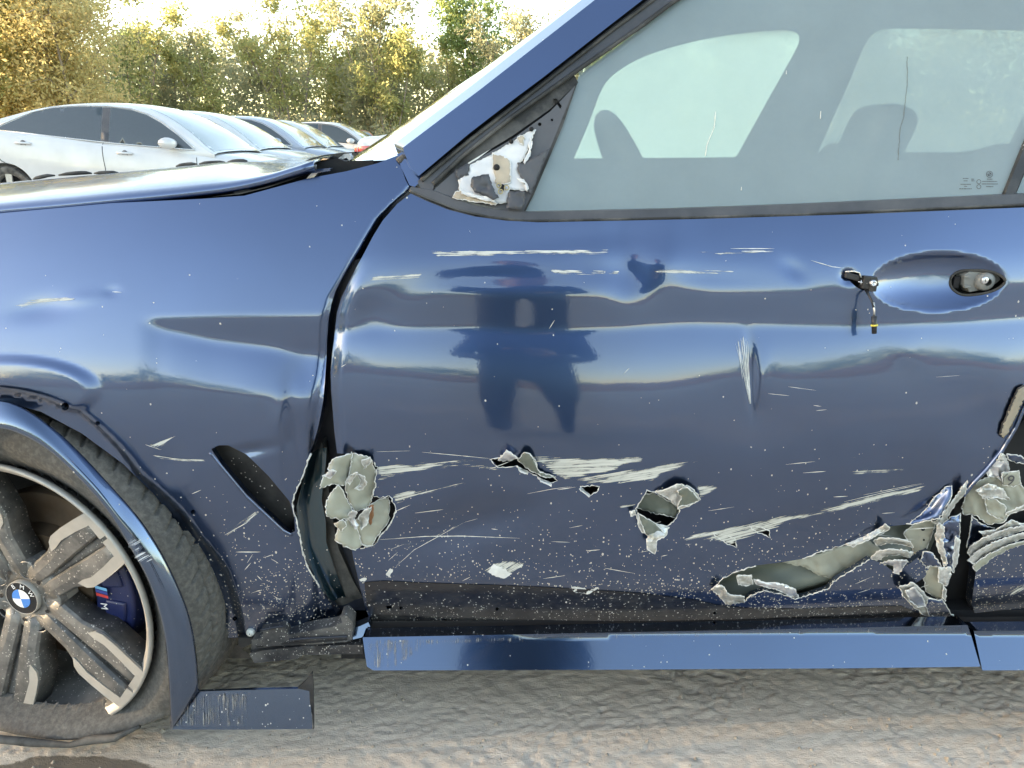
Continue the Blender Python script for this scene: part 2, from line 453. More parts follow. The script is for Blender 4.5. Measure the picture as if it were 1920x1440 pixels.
def fen_extra(F, X, Z, px, py):
    F = F + 0.05 * (X + 0.55) ** 2 + 0.10 * np.maximum(0, -1.25 - X) ** 2 * 4
    ang = np.arctan2(ARC[1] - py, np.abs(px - ARC[0])); r = np.hypot(px - ARC[0], py - ARC[1])
    ro = np.interp(ang, [-0.3, 0.03, 0.24, 0.42, 0.83, 1.05, 1.24, 1.57], [440, 427, 419, 396, 381, 404, 424, 440])
    F = F + 0.013 * (1 - ss(r, ro - 20, ro + 4))
    # flared bulge above the arch
    bul = np.sqrt(((px - 30) / 190.0) ** 2 + ((py - 720) / 62.0) ** 2)
    F = F - 0.007 * (1 - ss(bul, 0.80, 1.0)) * (r > ro - 20)
    F = dents(F, px, py, [(80, 578, 60, 20, -8, 0.0032), (140, 562, 40, 12, -6, -0.0014), (205, 548, 16, 8, 0, 0.0012),
                          (560, 800, 14, 60, -6, 0.006), (540, 770, 20, 34, 10, -0.003), (480, 828, 50, 10, -10, 0.005),
                          (470, 1085, 90, 60, 0, -0.004), (330, 850, 40, 40, 40, 0.003), (575, 690, 40, 40, 0, 0.004)])
    F = F + 0.018 * ss(px, 528, 612) * ss(py, 700, 900)
    edge = np.interp(py, [350, 420, 480, 530, 560, 600, 700, 800], [769, 700, 668, 642, 625, 616, 610, 597])
    F = F + 0.006 * np.exp(-(np.minimum(px - edge, 8) / 8.0) ** 2)
    return F
def fen_all(F, X, Z, px, py):
    j = int((0.86 - GridSurf.Z0) / GridSurf.H); k = int((-0.5 - GridSurf.X0) / GridSurf.H)
    F = F - (F[:, [j]] - np.median(F[k:k + 80, j]))              # the upper wing runs smooth, the crease is cut into it
    return fen_extra(F, X, Z, px, py)
S_FEN = GridSurf(fen_tilt, 0.45, fen_all)
S_FEN.set(S_FEN.F - 0.004)
# side glass and its frame lean in from the belt line
S_GRN = FnSurf(lambda x, z: 0.088 + 0.42 * (z - 0.955) + 0.10 * np.maximum(0, -(np.asarray(x)) - 0.02) ** 2 * 2)
CAR_W = 1.90
S_OPP = FnSurf(lambda x, z: CAR_W - (0.088 + 0.42 * (z - 0.955)), 1.75)

# ------------------------------------------------------------------ sheet metal cut to an outline
def resample(poly, step, closed=True):
    out = []
    n = len(poly)
    for i in range(n if closed else n - 1):
        a = np.array(poly[i], float); b = np.array(poly[(i + 1) % n], float)
        k = max(1, int(math.ceil(np.linalg.norm((b - a)[:2]) / step)))
        for j in range(k): out.append(a + (b - a) * j / k)
    if not closed: out.append(np.array(poly[-1], float))
    return np.array(out)
def smooth_loop(poly, it=1, closed=True):
    """corner cutting for soft outlines"""
    p = [np.array(q, float) for q in poly]
    for _ in range(it):
        o = []
        n = len(p)
        if not closed: o.append(p[0])
        for i in range(n if closed else n - 1):
            a, b = p[i], p[(i + 1) % n]
            o += [a * 0.75 + b * 0.25, a * 0.25 + b * 0.75]
        if not closed: o.append(p[-1])
        p = o
    return p
def inside(pts, poly):
    x, y = pts[:, 0], pts[:, 1]
    res = np.zeros(len(pts), bool)
    n = len(poly)
    j = n - 1
    for i in range(n):
        xi, yi = poly[i][0], poly[i][1]; xj, yj = poly[j][0], poly[j][1]
        if yi != yj:
            m = ((yi > y) != (yj > y)) & (x < (xj - xi) * (y - yi) / (yj - yi) + xi)
            res ^= m
        j = i
    return res
def jag(poly, amp, step, seed=0, closed=True):
    p = resample(poly, step, closed)
    r = np.random.default_rng(seed)
    p[:, :2] += r.normal(0, amp, (len(p), 2))
    return p
def triangulate(outline, holes, step):
    loops = [resample(outline, step)[:, :2]] + [resample(h, min(step, 6))[:, :2] for h in holes]
    allb = np.concatenate(loops)
    x0, y0 = loops[0].min(0); x1, y1 = loops[0].max(0)
    gx, gy = np.meshgrid(np.arange(x0, x1, step), np.arange(y0, y1, step * 0.866))
    gx = gx + (np.arange(gx.shape[0]) % 2)[:, None] * step * 0.5
    g = np.stack([gx.ravel(), gy.ravel()], 1)
    keep = inside(g, loops[0])
    for h in loops[1:]: keep &= ~inside(g, h)
    g = g[keep]
    if len(g):
        cell = {}
        for p in allb: cell.setdefault((int(p[0] // step), int(p[1] // step)), []).append(p)
        ok = []
        for p in g:
            cx, cy = int(p[0] // step), int(p[1] // step); good = True
            for a in (-1, 0, 1):
                for b in (-1, 0, 1):
                    for q in cell.get((cx + a, cy + b), ()):
                        if (p[0] - q[0]) ** 2 + (p[1] - q[1]) ** 2 < (0.55 * step) ** 2: good = False
            ok.append(good)
        g = g[np.array(ok)]
    pts = np.concatenate([allb, g]) if len(g) else allb
    edges = []; b = 0
    for l in loops:
        edges += [(b + i, b + (i + 1) % len(l)) for i in range(len(l))]; b += len(l)
    vo, _, fo, _, _, _ = delaunay_2d_cdt([Vector(p) for p in pts], edges, [], 0, 1e-4)
    V = np.array([(v.x, v.y) for v in vo]); Fc = np.array([f for f in fo if len(f) == 3])
    cen = V[Fc].mean(1)
    k = inside(cen, loops[0])
    for h in loops[1:]: k &= ~inside(cen, h)
    Fc = Fc[k]
    a, b_, c = V[Fc[:, 0]], V[Fc[:, 1]], V[Fc[:, 2]]
    cr = (b_[:, 0] - a[:, 0]) * (c[:, 1] - a[:, 1]) - (b_[:, 1] - a[:, 1]) * (c[:, 0] - a[:, 0])
    Fc[cr > 0] = Fc[cr > 0][:, ::-1]                       # same winding everywhere
    return V, Fc, loops
def surf_normals(P, surf):
    gx, gz = surf.grad(P[:, 0], P[:, 2])
    n = np.stack([gx, -np.ones_like(gx), gz], 1)
    return n / np.linalg.norm(n, axis=1)[:, None]
def sheet(name, outline, surf, mat, parent, holes=(), step=9, off=0.0, flange=0.0, flange_dir=(0, 1, 0), flange_mat=None, crumple=0.0, cs=40.0, uvdir=None, analytic=True, seed=0, hole_flange=None, fade=None):
    V, Fc, loops = triangulate(outline, holes, step)
    o = off
    if crumple: o = off + crumple * 2 * fbm(V[:, 0] / cs, V[:, 1] / cs, seed, 3)
    P = on_surf(V[:, 0], V[:, 1], surf, o)
    verts = list(P); faces = [tuple(f) for f in Fc]; mi = [0] * len(faces)
    nrm = list(surf_normals(P, surf)) if analytic else None
    mats = [mat]
    if flange:
        mats.append(flange_mat or mat)
        fd = np.array(flange_dir, float); fd /= np.linalg.norm(fd)
        for li, l in enumerate(loops):
            fl = flange if li == 0 or hole_flange is None else hole_flange
            L = on_surf(l[:, 0], l[:, 1], surf, off)
            b = len(verts); n = len(L)
            verts += list(L) + list(L + fd * fl)
            for i in range(n):
                j = (i + 1) % n
                faces.append((b + i, b + j, b + n + j, b + n + i)); mi.append(1)
            if nrm is not None:
                t = np.roll(L, -1, 0) - np.roll(L, 1, 0)
                nn = np.cross(t, fd); nn /= np.maximum(np.linalg.norm(nn, axis=1), 1e-9)[:, None]
                c = L.mean(0)
                nrm += list(nn) + list(nn)
    ob = mesh_obj(name, verts, faces, mats, parent, True, True, mi, nrm)
    if uvdir is not None:
        a = math.radians(uvdir); c, s = math.cos(a), math.sin(a)
        uv = ob.data.uv_layers.new(name='UVMap')
        vi = np.zeros(len(ob.data.loops), int); ob.data.loops.foreach_get('vertex_index', vi)
        VV = np.zeros((len(verts), 2)); VV[:len(V)] = V
        U = np.stack([(VV[vi, 0] * c + VV[vi, 1] * s) / 100.0, (-VV[vi, 0] * s + VV[vi, 1] * c) / 100.0], 1)
        uv.data.foreach_set('uv', U.ravel().astype(np.float32))
    if fade:
        B = loops[0]; A2 = np.roll(B, -1, 0); d = np.full(len(V), 1e9)
        for a_, b_ in zip(B, A2):
            ab = b_ - a_; t_ = np.clip(((V - a_) @ ab) / max(ab @ ab, 1e-9), 0, 1); d = np.minimum(d, np.linalg.norm(V - (a_ + t_[:, None] * ab), axis=1))
        at_ = ob.data.attributes.new('fade', 'FLOAT', 'POINT'); at_.data.foreach_set('value', np.clip(d / fade, 0, 1).astype(np.float32))
    return ob
def tube_on(mb, pts, surf, off, r0, r1, seed=0, m=0, n=5, closed=False, jit=0.0):
    p = resample(pts, 5, closed)
    if closed: p = np.concatenate([p, p[:1]])
    g = np.random.default_rng(seed)
    p = p + g.normal(0, jit, p.shape) if jit else p
    P = on_surf(p[:, 0], p[:, 1], surf, off)
    mb.tube([tuple(q) for q in P], list(g.uniform(r0, r1, len(P))), n, m)
def petal(name, poly, surf, parent, mat=None, edge=None, base=0.0, crumple=0.004, cs=16.0, step=4.5, seed=0, edge_r=(0.0001, 0.0008), thick=0.0012, jagged=0.8, smooth=True):
    """a bent scrap of sheet metal: outline of (px, py, how far it stands out of the panel in metres)"""
    p3 = resample([(q[0], q[1], q[2] if len(q) > 2 else 0.0) for q in poly], 4.0)
    g = np.random.default_rng(seed + 5)
    p3[:, :2] += g.normal(0, jagged, (len(p3), 2))
    V, Fc, loops = triangulate(p3, [], step)
    d2 = ((V[:, None, 0] - p3[None, :, 0]) ** 2 + (V[:, None, 1] - p3[None, :, 1]) ** 2) + 4.0
    w = d2 ** -1.4
    lift = (w * p3[None, :, 2]).sum(1) / w.sum(1)
    nz = fbm(V[:, 0] / cs, V[:, 1] / cs, seed, 3); rz_ = np.abs(fbm(V[:, 0] / (cs * 1.3), V[:, 1] / (cs * 1.3), seed + 40, 2))
    lift = lift + (crumple * (1.6 * nz - 3.0 * np.maximum(0, 0.10 - rz_)) if smooth else crumple * (0.5 - 4.0 * np.abs(nz)) * 0.7)
    P = on_surf(V[:, 0], V[:, 1], surf, -(base + lift))
    nb = len(p3)
    mb = MB(); mb.add(P, Fc, 0)
    # the torn rim of the scrap
    d = ((p3[:, None, :2] - V[None]) ** 2).sum(2).argmin(1)
    R = [tuple(P[i]) for i in d] + [tuple(P[d[0]])]
    mb.tube(R, list(edge_r[0] + (edge_r[1] - edge_r[0]) * g.uniform(0, 1, len(R)) ** 2), 5, 1, cap=False)
    o = mb.build(name, [mat or M['primer'], edge or M['torn']], parent, True, auto=None if smooth else 24)
    if thick:
        s = o.modifiers.new('thickness', 'SOLIDIFY'); s.thickness = thick; s.offset = 0
    return o
# ================================================================== the wrecked blue car
car = empty('damaged_car', (0.0, 0.9, 0.0))
tag(car, 'dark blue car with torn and dented front door, missing mirror and flat front tyre', 'car')

def z2(L, ox, oy, k): return [(ox + q[0] / k, oy + q[1] / k) + tuple(q[2:]) for q in L]
def zA(L): return z2(L, 0, 700, 1.946)          # reading scales of enlarged crops of the picture
def zB(L): return z2(L, 520, 780, 2.88)
def zC(L): return z2(L, 1100, 800, 2.3415)
def zD(L): return z2(L, 740, 50, 3.4286)
def zE(L): return z2(L, 1680, 720, 3.0)
def zF(L): return z2(L, 1540, 450, 5.0526)
def zG(L): return z2(L, 400, 1080, 5.3333)

# ---------------------------------------------------------------- front wing
arch_in = [(426, 1196), (416, 1127), (390, 1060), (349, 1003), (288, 926), (231, 870), (154, 813), (77, 772), (30, 760)]
arch_l = [(60 - x, y) for x, y in arch_in[::-1][1:]]
fen_out = [(-640, 460), (-300, 428), (0, 400), (208, 381), (375, 373), (458, 367), (521, 350), (575, 335), (650, 321), (708, 306), (744, 292),
           (752, 312), (760, 336), (769, 354), (738, 378), (708, 410), (690, 440), (675, 467), (662, 487), (650, 506), (638, 528), (629, 546), (621, 571), (616, 600), (613, 640), (612, 671), (609, 715), (606, 751),
           (601, 780), (596, 803), (588, 832), (581, 849), (573, 872), (565, 895), (556, 915), (547, 944), (550, 960), (557, 977), (560, 1005), (565, 1034), (577, 1062), (591, 1085), (606, 1112), (622, 1137), (632, 1152),
           (632, 1168), (610, 1176), (540, 1188), (480, 1194)] + arch_in + arch_l + [(-420, 1230), (-560, 1210), (-620, 900)]
vent = smooth_loop([(396, 842), (410, 835), (428, 835), (462, 852), (504, 893), (543, 940), (552, 972), (553, 996), (544, 1000), (530, 990), (462, 926), (415, 870)], 0)
def dot(cx, cy, r, n=10, ry=None): return [(cx + r * math.cos(2 * math.pi * k / n), cy + (ry or r) * math.sin(2 * math.pi * k / n)) for k in range(n)]
fen_holes = [vent, dot(122, 762, 7.5), dot(183, 794, 4.5), dot(362, 960, 4.5), dot(440, 1160, 4.5), dot(585, 1164, 4.5)]
fender = sheet('front_fender', fen_out, S_FEN, M['paint'], car, fen_holes, step=6.5, flange=0.016, flange_dir=(0.15, 1, 0), hole_flange=0.010)
fender['label'] = 'scuffed blue front fender with an empty vent opening'
# vent duct: recessed back wall seen through the opening
duct = sheet('vent_duct', [(385, 828), (430, 822), (470, 845), (550, 930), (566, 1010), (540, 1012), (455, 940), (400, 870)], S_FEN, M['black'], fender, step=16, off=0.035)
mb = MB()
for k in range(5):
    a = at(430 + 22 * k, 862 + 24 * k, 0.04); b = at(408 + 26 * k, 862 + 28 * k, 0.04)
    mb.tube([a, b], 0.002, 5)
mb.build('vent_grille', M['black'], fender)['kind'] = 'stuff'
# raised lip under the vent, fold beside it
mb = MB(); tube_on(mb, [(394, 848), (415, 874), (462, 930), (530, 994), (548, 1003)], S_FEN, 0.002, 0.0030, 0.0034, 1, n=8)
mb.build('vent_lip', M['paint'], fender)
# teal inner fold of the fender's bent rear edge
mb = MB()
fold = [(583, 850, 0.004), (575, 880, 0.007), (563, 920, 0.010), (556, 950, 0.012), (560, 990, 0.014), (566, 1030, 0.012), (588, 1080, 0.010), (618, 1134, 0.006)]
P0 = on_surf(np.array([f[0] for f in fold], float), np.array([f[1] for f in fold], float), S_FEN, 0.003)
rows = []
for k, (dx, dy) in enumerate(((0, 0), (0.004, 0.004), (0.009, 0.014), (0.016, 0.022), (0.030, 0.024))):
    rows.append([tuple(P0[i] + np.array([dx * (0.4 + fold[i][2] * 70), dy, 0])) for i in range(len(fold))])
mb.grid(rows)
M['fold'] = paint('paint_inside_fold', (0.02, 0.06, 0.085), dirty=0.3, rough=0.4)
mb.build('bent_edge', M['fold'], fender)
mb = MB(); tube_on(mb, [(582, 852), (574, 876), (566, 896), (556, 918), (548, 944), (551, 962), (558, 980), (566, 1032), (578, 1066), (600, 1100)], S_FEN, -0.001, 0.0006, 0.0022, 3, jit=0.7)
mb.build('chipped_edge', M['torn'], fender)

# inner structure behind the wing and in the door gap
mb = MB()
mb.box((-0.50, 0.115, 0.60), (1.1, 0.02, 0.80))
M['body_dark'] = simple('body_shell_dark_blue', (0.010, 0.014, 0.026), 0.5, dust=0.05)
gapw = sheet('hinge_pillar', [(600, 500), (700, 480), (760, 1190), (560, 1190), (560, 850)], FnSurf(lambda x, z: 0.075 + 0.0 * x), M['body_dark'], car, step=60)
seal_poly = zA([(1140, 330), (1175, 250), (1190, 330), (1205, 480), (1235, 640), (1290, 760), (1330, 830), (1300, 860), (1250, 880), (1215, 850), (1165, 640), (1150, 480)])
seal = sheet('door_seal', seal_poly, S_FEN, M['rubber'], car, step=10, off=0.028, crumple=0.003, flange=0.03, analytic=False)
mb = MB(); tube_on(mb, zA([(1145, 330), (1150, 480), (1165, 640), (1212, 850)]), S_FEN, 0.026, 0.0028, 0.0034, 2)
mb.build('seal_bead', M['rubber'], seal)

# ---------------------------------------------------------------- front door skin with its tears
tear1 = zB([(405, 205), (470, 215), (520, 250), (540, 272), (532, 330), (525, 390), (513, 432), (560, 440), (605, 432), (632, 480), (640, 520), (622, 560), (600, 600), (560, 640), (540, 680), (515, 700), (450, 712)])
door_left_dn = [(632, 850)] + [(p[0], p[1]) for p in tear1[:]] + [(660, 1032)]
door_out = [(770, 363), (800, 377), (840, 393), (890, 406), (950, 414), (1010, 417), (1300, 411), (1600, 402), (1920, 389), (2130, 380),
            (2120, 480), (2080, 580), (2020, 660), (1960, 715), (1925, 752), (1905, 800), (1878, 846), (1850, 880), (1826, 905), (1806, 930)] + \
    zC([(1640, 262), (1600, 310), (1570, 365), (1545, 405), (1525, 420), (1500, 405), (1400, 430), (1330, 438), (1300, 436), (1230, 480), (1150, 515), (1040, 545), (950, 580), (860, 595), (740, 610), (650, 640), (590, 670), (556, 712), (575, 745), (612, 778), (690, 770), (720, 740), (780, 720), (860, 735), (912, 758), (980, 740), (1060, 712), (1090, 676), (1170, 628), (1240, 582), (1300, 600), (1350, 640), (1420, 600), (1470, 560), (1500, 545), (1515, 600), (1485, 660), (1440, 690), (1375, 702), (1400, 760), (1480, 830), (1540, 852), (1600, 862)]) + \
    [(1780, 1176), (1500, 1178), (1000, 1181), (705, 1182), (696, 1166), (685, 1140), (676, 1105), (668, 1070), (662, 1045), (660, 1032)] + \
    [(p[0], p[1]) for p in tear1[::-1]] + [(632, 850), (627, 810), (624, 770), (621, 735), (620, 700), (622, 670), (626, 640), (629, 610), (632, 585), (640, 558), (652, 533), (665, 507), (680, 480), (700, 442), (718, 413), (745, 382)]
holeB = zB([(1150, 238), (1190, 222), (1250, 228), (1310, 222), (1350, 212), (1392, 236), (1412, 300), (1495, 328), (1512, 350), (1472, 362), (1420, 335), (1350, 302), (1290, 272), (1190, 277)])
holeB2 = zB([(1636, 384), (1700, 374), (1740, 380), (1728, 410), (1690, 432)])
holeC = zC([(265, 280), (330, 300), (390, 340), (410, 368), (385, 410), (360, 437), (300, 430), (225, 385), (216, 358), (240, 320)])
holeD1 = zC([(555, 468), (600, 474), (650, 490), (660, 530), (620, 515), (580, 492)])
holeD2 = zC([(715, 435), (760, 440), (802, 455), (805, 487), (770, 472), (740, 460)])
grip = smooth_loop(zF([(1215, 345), (1300, 285), (1450, 280), (1600, 290), (1700, 330), (1755, 380), (1720, 440), (1600, 500), (1400, 535), (1300, 520), (1210, 450)]), 1)
griph = zF([(215, 300), (300, 300), (370, 315), (390, 355), (500, 360), (495, 480), (430, 480), (380, 470), (330, 445), (280, 400)])
small = [dot(730, 1139, 3), dot(752, 1140, 3.2), dot(835, 1163, 3.2), dot(932, 1142, 3.2), dot(1034, 1166, 3.2), dot(1340, 1150, 3), dot(1544, 1165, 3)]
small[0] = [(724, 1136), (734, 1136), (734, 1142), (724, 1142)]
door = sheet('front_door', door_out, S_DOOR, M['paint'], car, [jag(holeB, .8, 5, 1), jag(holeB2, .6, 5, 2), jag(holeC, .8, 5, 3), jag(holeD1, .6, 5, 4), jag(holeD2, .6, 5, 5), grip, griph] + small,
             step=7.5, flange=0.012, hole_flange=0.0025, flange_dir=(0.1, 1, 0))
door['label'] = 'torn, scraped and dented blue front door with its outer handle missing'

M['lowband'] = paint('dull_black_blue_lower_door_band', (0.006, 0.007, 0.012), flake=0.0, rough=0.35, dlo=0.22, zlo=0.2, zhi=0.50, coati=1.3)
low = sheet('lower_door_band', [(683, 1092), (720, 1089), (800, 1093), (950, 1098), (1080, 1104), (1200, 1112), (1300, 1124), (1345, 1134), (1400, 1140), (1500, 1142), (1600, 1138), (1690, 1136), (1745, 1160), (1776, 1173), (1500, 1176), (1000, 1179), (706, 1180), (697, 1162), (688, 1136)], S_DOOR, M['lowband'], door, small, step=8, off=-0.0009)  # darker, duller band laid over the bottom of the door skin
# inner pressings behind the holes
def ridge(x, z): return 0.045 + 0.010 * np.sin((x * 0.9 + z * 2.2) * 40) * 0.6 + 0.02 * np.maximum(0, z - 0.45)
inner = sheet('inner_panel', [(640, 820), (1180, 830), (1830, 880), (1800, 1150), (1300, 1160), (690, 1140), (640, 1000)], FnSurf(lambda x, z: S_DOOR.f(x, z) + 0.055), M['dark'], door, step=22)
beam = sheet('side_impact_beam', zC([(560, 640), (860, 580), (1100, 520), (1300, 430), (1480, 400), (1560, 420), (1500, 560), (1380, 640), (1100, 720), (900, 780), (600, 800)]),
             FnSurf(lambda x, z: S_DOOR.f(x, z) + 0.030 - 0.012 * np.cos((z - 0.36 - (x - 0.45) * 0.42) * 62)), M['primer_dark'], door, step=7, analytic=True)
b2 = petal('inner_bracket', zC([(860, 594, 0.0), (1010, 560, 0.008), (1160, 515, 0.008), (1240, 500, 0.0), (1300, 545, -.004), (1240, 580, -.004), (1180, 622, 0.0), (1090, 672, -0.004), (1020, 650, 0.004), (960, 615, 0.006)]), S_DOOR, door, base=-0.018, crumple=0.010, cs=34, seed=11, edge=M['primer'])
b3 = petal('inner_bracket', zC([(1390, 470, -.004), (1440, 425, 0), (1500, 408, 0), (1530, 425, 0), (1515, 480, 0.0), (1490, 540, 0.002), (1440, 590, 0.0), (1420, 600, -.006), (1432, 540, -.006)]), S_DOOR, door, base=-0.012, crumple=0.002, seed=12)
mb = MB()
for (hx, hy, hr) in ((1477, 450, 0.0034), (1480, 497, 0.0018)):
    q = zC([(hx, hy)])[0]; p = on_surf(np.array([q[0]]), np.array([q[1]]), S_DOOR, 0.0085)[0]
    mb.lathe([(hr, 0), (hr * 0.9, -0.0008), (0.0001, -0.0009)], 14, 0, 'y', tuple(p))
mb.build('bracket_hole', M['dark'], door)
# panel seen through the middle tear
c1 = petal('inner_bracket', zC([(240, 300, 0), (300, 290, 0), (410, 360, 0), (390, 400, 0.006), (330, 385, 0.008), (280, 375, 0.0), (215, 352, 0)]), S_DOOR, door, mat=M['primer_dark'], base=-0.020, crumple=0.004, cs=22, seed=14)

M['rust'] = simple('rust_streak', (0.30, 0.14, 0.07), 0.8, var=.3)
def flap(poly, seed, base=0.0, mat='primer', crumple=0.004, cs=14, **k):
    if mat == 'paint': k.setdefault('edge_r', (.0003, .0009))
    return petal('torn_flap', poly, S_DOOR, door, mat=M['tornflap' if mat == 'torn' else mat], base=base, crumple=crumple * (.6 if mat in ('torn', 'alu') else 1), cs=cs * (1.9 if mat in ('torn', 'alu') else 1), seed=seed, smooth=mat not in ('torn', 'alu'), **k)
# left tear: petals bent out of the door's front edge
flap(zB([(405, 200, .006), (350, 215, .022), (300, 235, .032), (270, 280, .036), (290, 300, .040), (245, 325, .048), (230, 390, .052), (300, 365, .036), (360, 375, .020), (385, 320, .010), (395, 260, .006)]), 21, crumple=.005, cs=26)
flap(zB([(407, 200, .006), (450, 212, .010), (500, 225, .008), (530, 290, .000), (532, 380, -.006), (512, 430, -.010), (500, 480, -.004), (470, 500, .004), (420, 520, .012), (385, 450, .012), (365, 390, .014), (392, 300, .014)]), 22, crumple=.005, cs=24)
flap(zB([(330, 372, .030), (285, 420, .038), (262, 470, .044), (265, 540, .046), (290, 550, .040), (322, 545, .034), (330, 560, .030), (400, 545, .018), (412, 522, .012), (375, 450, .018), (350, 400, .024)]), 23, crumple=.005, cs=22)
flap(zB([(332, 590, .026), (312, 670, .034), (360, 700, .030), (420, 722, .022), (455, 700, .012), (440, 640, .010), (405, 555, .012), (372, 560, .020)]), 24, crumple=.004, cs=26)
flap(zB([(440, 640, .008), (460, 695, .010), (510, 702, .006), (545, 640, .000), (600, 570, -.006), (606, 500, -.012), (600, 440, -.016), (545, 450, -.012), (480, 500, -.002), (425, 560, .008)]), 25, crumple=.005, cs=20)
flap(zB([(372, 352, .022), (395, 318, .030), (430, 306, .034), (420, 330, .026), (402, 352, .020), (392, 372, .024)]), 26, crumple=.003, cs=9, mat='torn')
flap(zB([(430, 312, .020), (470, 325, .030), (480, 365, .026), (458, 398, .014), (420, 392, .022), (440, 372, .016), (452, 345, .012)]), 126, crumple=.003, cs=9, mat='torn')
flap(zB([(375, 540, .020), (408, 508, .032), (432, 520, .026), (415, 552, .014), (432, 590, .020), (425, 612, .026), (405, 590, .016)]), 27, crumple=.003, cs=8, mat='alu')
flap(zB([(440, 545, .016), (468, 512, .028), (510, 492, .022), (492, 535, .010), (488, 575, .018), (455, 612, .020), (450, 580, .008)]), 127, crumple=.003, cs=8, mat='torn')
flap(zB([(500, 490, .004), (518, 480, .008), (515, 560, .006), (500, 590, .004)]), 128, crumple=.002, cs=8, mat='rust', edge_r=(.0002, .0005), edge=M['rust'])
flap(zB([(455, 240, .016), (500, 225, .016), (505, 250, .010), (470, 285, .012)]), 28, crumple=.006, cs=9, mat='torn')
flap(zB([(250, 325, .055), (290, 290, .050), (318, 300, .044), (285, 335, .046)]), 29, crumple=.006, cs=9, mat='alu')
flap(zB([(310, 580, .036), (350, 560, .036), (375, 590, .030), (345, 625, .032)]), 30, crumple=.006, cs=9)
# second tear and its curled lip
flap(zB([(1300, 238, .004), (1330, 198, .014), (1365, 205, .018), (1385, 235, .016), (1412, 300, .008), (1500, 330, .002), (1440, 330, .010), (1360, 290, .006)]), 31, crumple=.006, cs=12, mat='primer_dark')
flap(zB([(1190, 240, .004), (1240, 185, .014), (1300, 225, .012), (1260, 240, .004)]), 32, crumple=.008, cs=9, mat='alu')
flap(zB([(1290, 268, .002), (1350, 298, .004), (1355, 318, .012), (1310, 300, .014)]), 33, crumple=.004, cs=9, mat='torn')
flap(zB([(1405, 330, .002), (1470, 360, .002), (1480, 378, .012), (1420, 352, .014)]), 34, crumple=.004, cs=9, mat='torn')
flap(zB([(1640, 384, .001), (1690, 430, .002), (1685, 440, .010), (1632, 395, .010)]), 35, crumple=.003, cs=9, mat='torn')
# middle tear: hanging tongue and folded lip
flap(zC([(220, 385, .003), (300, 425, .006), (360, 440, .003), (350, 478, .014), (308, 502, .018), (300, 560, .020), (268, 538, .020), (262, 505, .016), (272, 470, .014), (240, 460, .012), (225, 425, .008)]), 36, crumple=.008, cs=12, mat='torn')
flap(zC([(225, 380, .010), (250, 395, .012), (300, 425, .012), (345, 470, .014), (300, 500, .016), (255, 465, .014)]), 37, crumple=.005, cs=14, mat='primer_dark')
flap(zC([(300, 285, .002), (350, 275, .010), (400, 252, .012), (450, 262, .010), (485, 292, .012), (500, 322, .006), (440, 350, .008), (405, 362, .004), (385, 335, .004), (340, 305, .002)]), 38, crumple=.010, cs=10, mat='torn')
flap(zC([(395, 280, .014), (440, 265, .018), (480, 300, .016), (490, 325, .012), (440, 345, .014), (400, 350, .012), (415, 310, .014)]), 39, crumple=.007, cs=10, mat='primer_dark')
flap(zC([(190, 372, .006), (212, 365, .010), (215, 388, .008), (196, 392, .010)]), 40, crumple=.003, mat='torn')
# lower rear gash
flap(zC([(548, 712, .006), (580, 695, .012), (600, 700, .014), (620, 735, .014), (690, 745, .012), (690, 772, .006), (612, 780, .006), (585, 745, .006)]), 41, crumple=.010, cs=8, mat='torn')
flap(zC([(660, 655, .004), (720, 652, .006), (730, 690, .006), (700, 700, .004), (665, 692, .004)]), 42, base=-.006, crumple=.003, mat='torn')
flap(zC([(735, 668, .0), (780, 682, .006), (860, 688, .008), (915, 712, .006), (930, 748, .002), (890, 742, .006), (830, 712, .008), (780, 702, .006), (745, 690, 0)]), 43, crumple=.008, cs=9, mat='alu')
flap(zC([(1258, 500, .006), (1300, 488, .016), (1360, 488, .024), (1420, 502, .022), (1432, 528, .014), (1380, 516, .010), (1320, 510, .012), (1275, 522, .006)]), 44, crumple=.003, cs=16, mat='torn')
flap(zC([(1246, 576, .006), (1275, 548, .014), (1330, 538, .024), (1390, 540, .026), (1434, 552, .016), (1418, 576, .010), (1370, 562, .012), (1310, 566, .012), (1275, 588, .006)]), 45, crumple=.003, cs=16, mat='torn')
flap(zC([(1290, 598, .006), (1335, 586, .018), (1395, 584, .020), (1410, 590, .014), (1385, 622, .012), (1372, 646, .010), (1345, 642, .012), (1352, 614, .008)]), 46, crumple=.003, cs=16, mat='alu')
flap(zC([(1140, 515, .002), (1230, 478, .006), (1300, 436, .006), (1320, 445, .010), (1250, 490, .012), (1170, 528, .008)]), 47, crumple=.004, cs=10, mat='torn')
flap(zC([(1275, 455, .004), (1310, 425, .012), (1330, 445, .012), (1290, 475, .006)]), 48, crumple=.004, mat='torn')
# bright blue buckle that faces the sky, above the gash
M['paint_up'] = M['paint']
buck = petal('buckled_skin', zC([(1410, 428, .010), (1470, 385, .004), (1530, 310, .001), (1575, 266, .000), (1605, 260, .002), (1600, 310, .012), (1570, 365, .020), (1545, 405, .024), (1500, 410, .020), (1450, 424, .014)]), S_DOOR, door, mat=M['paint_clean'], crumple=.0003, seed=49, base=0.002, edge_r=(.0003, .0006))
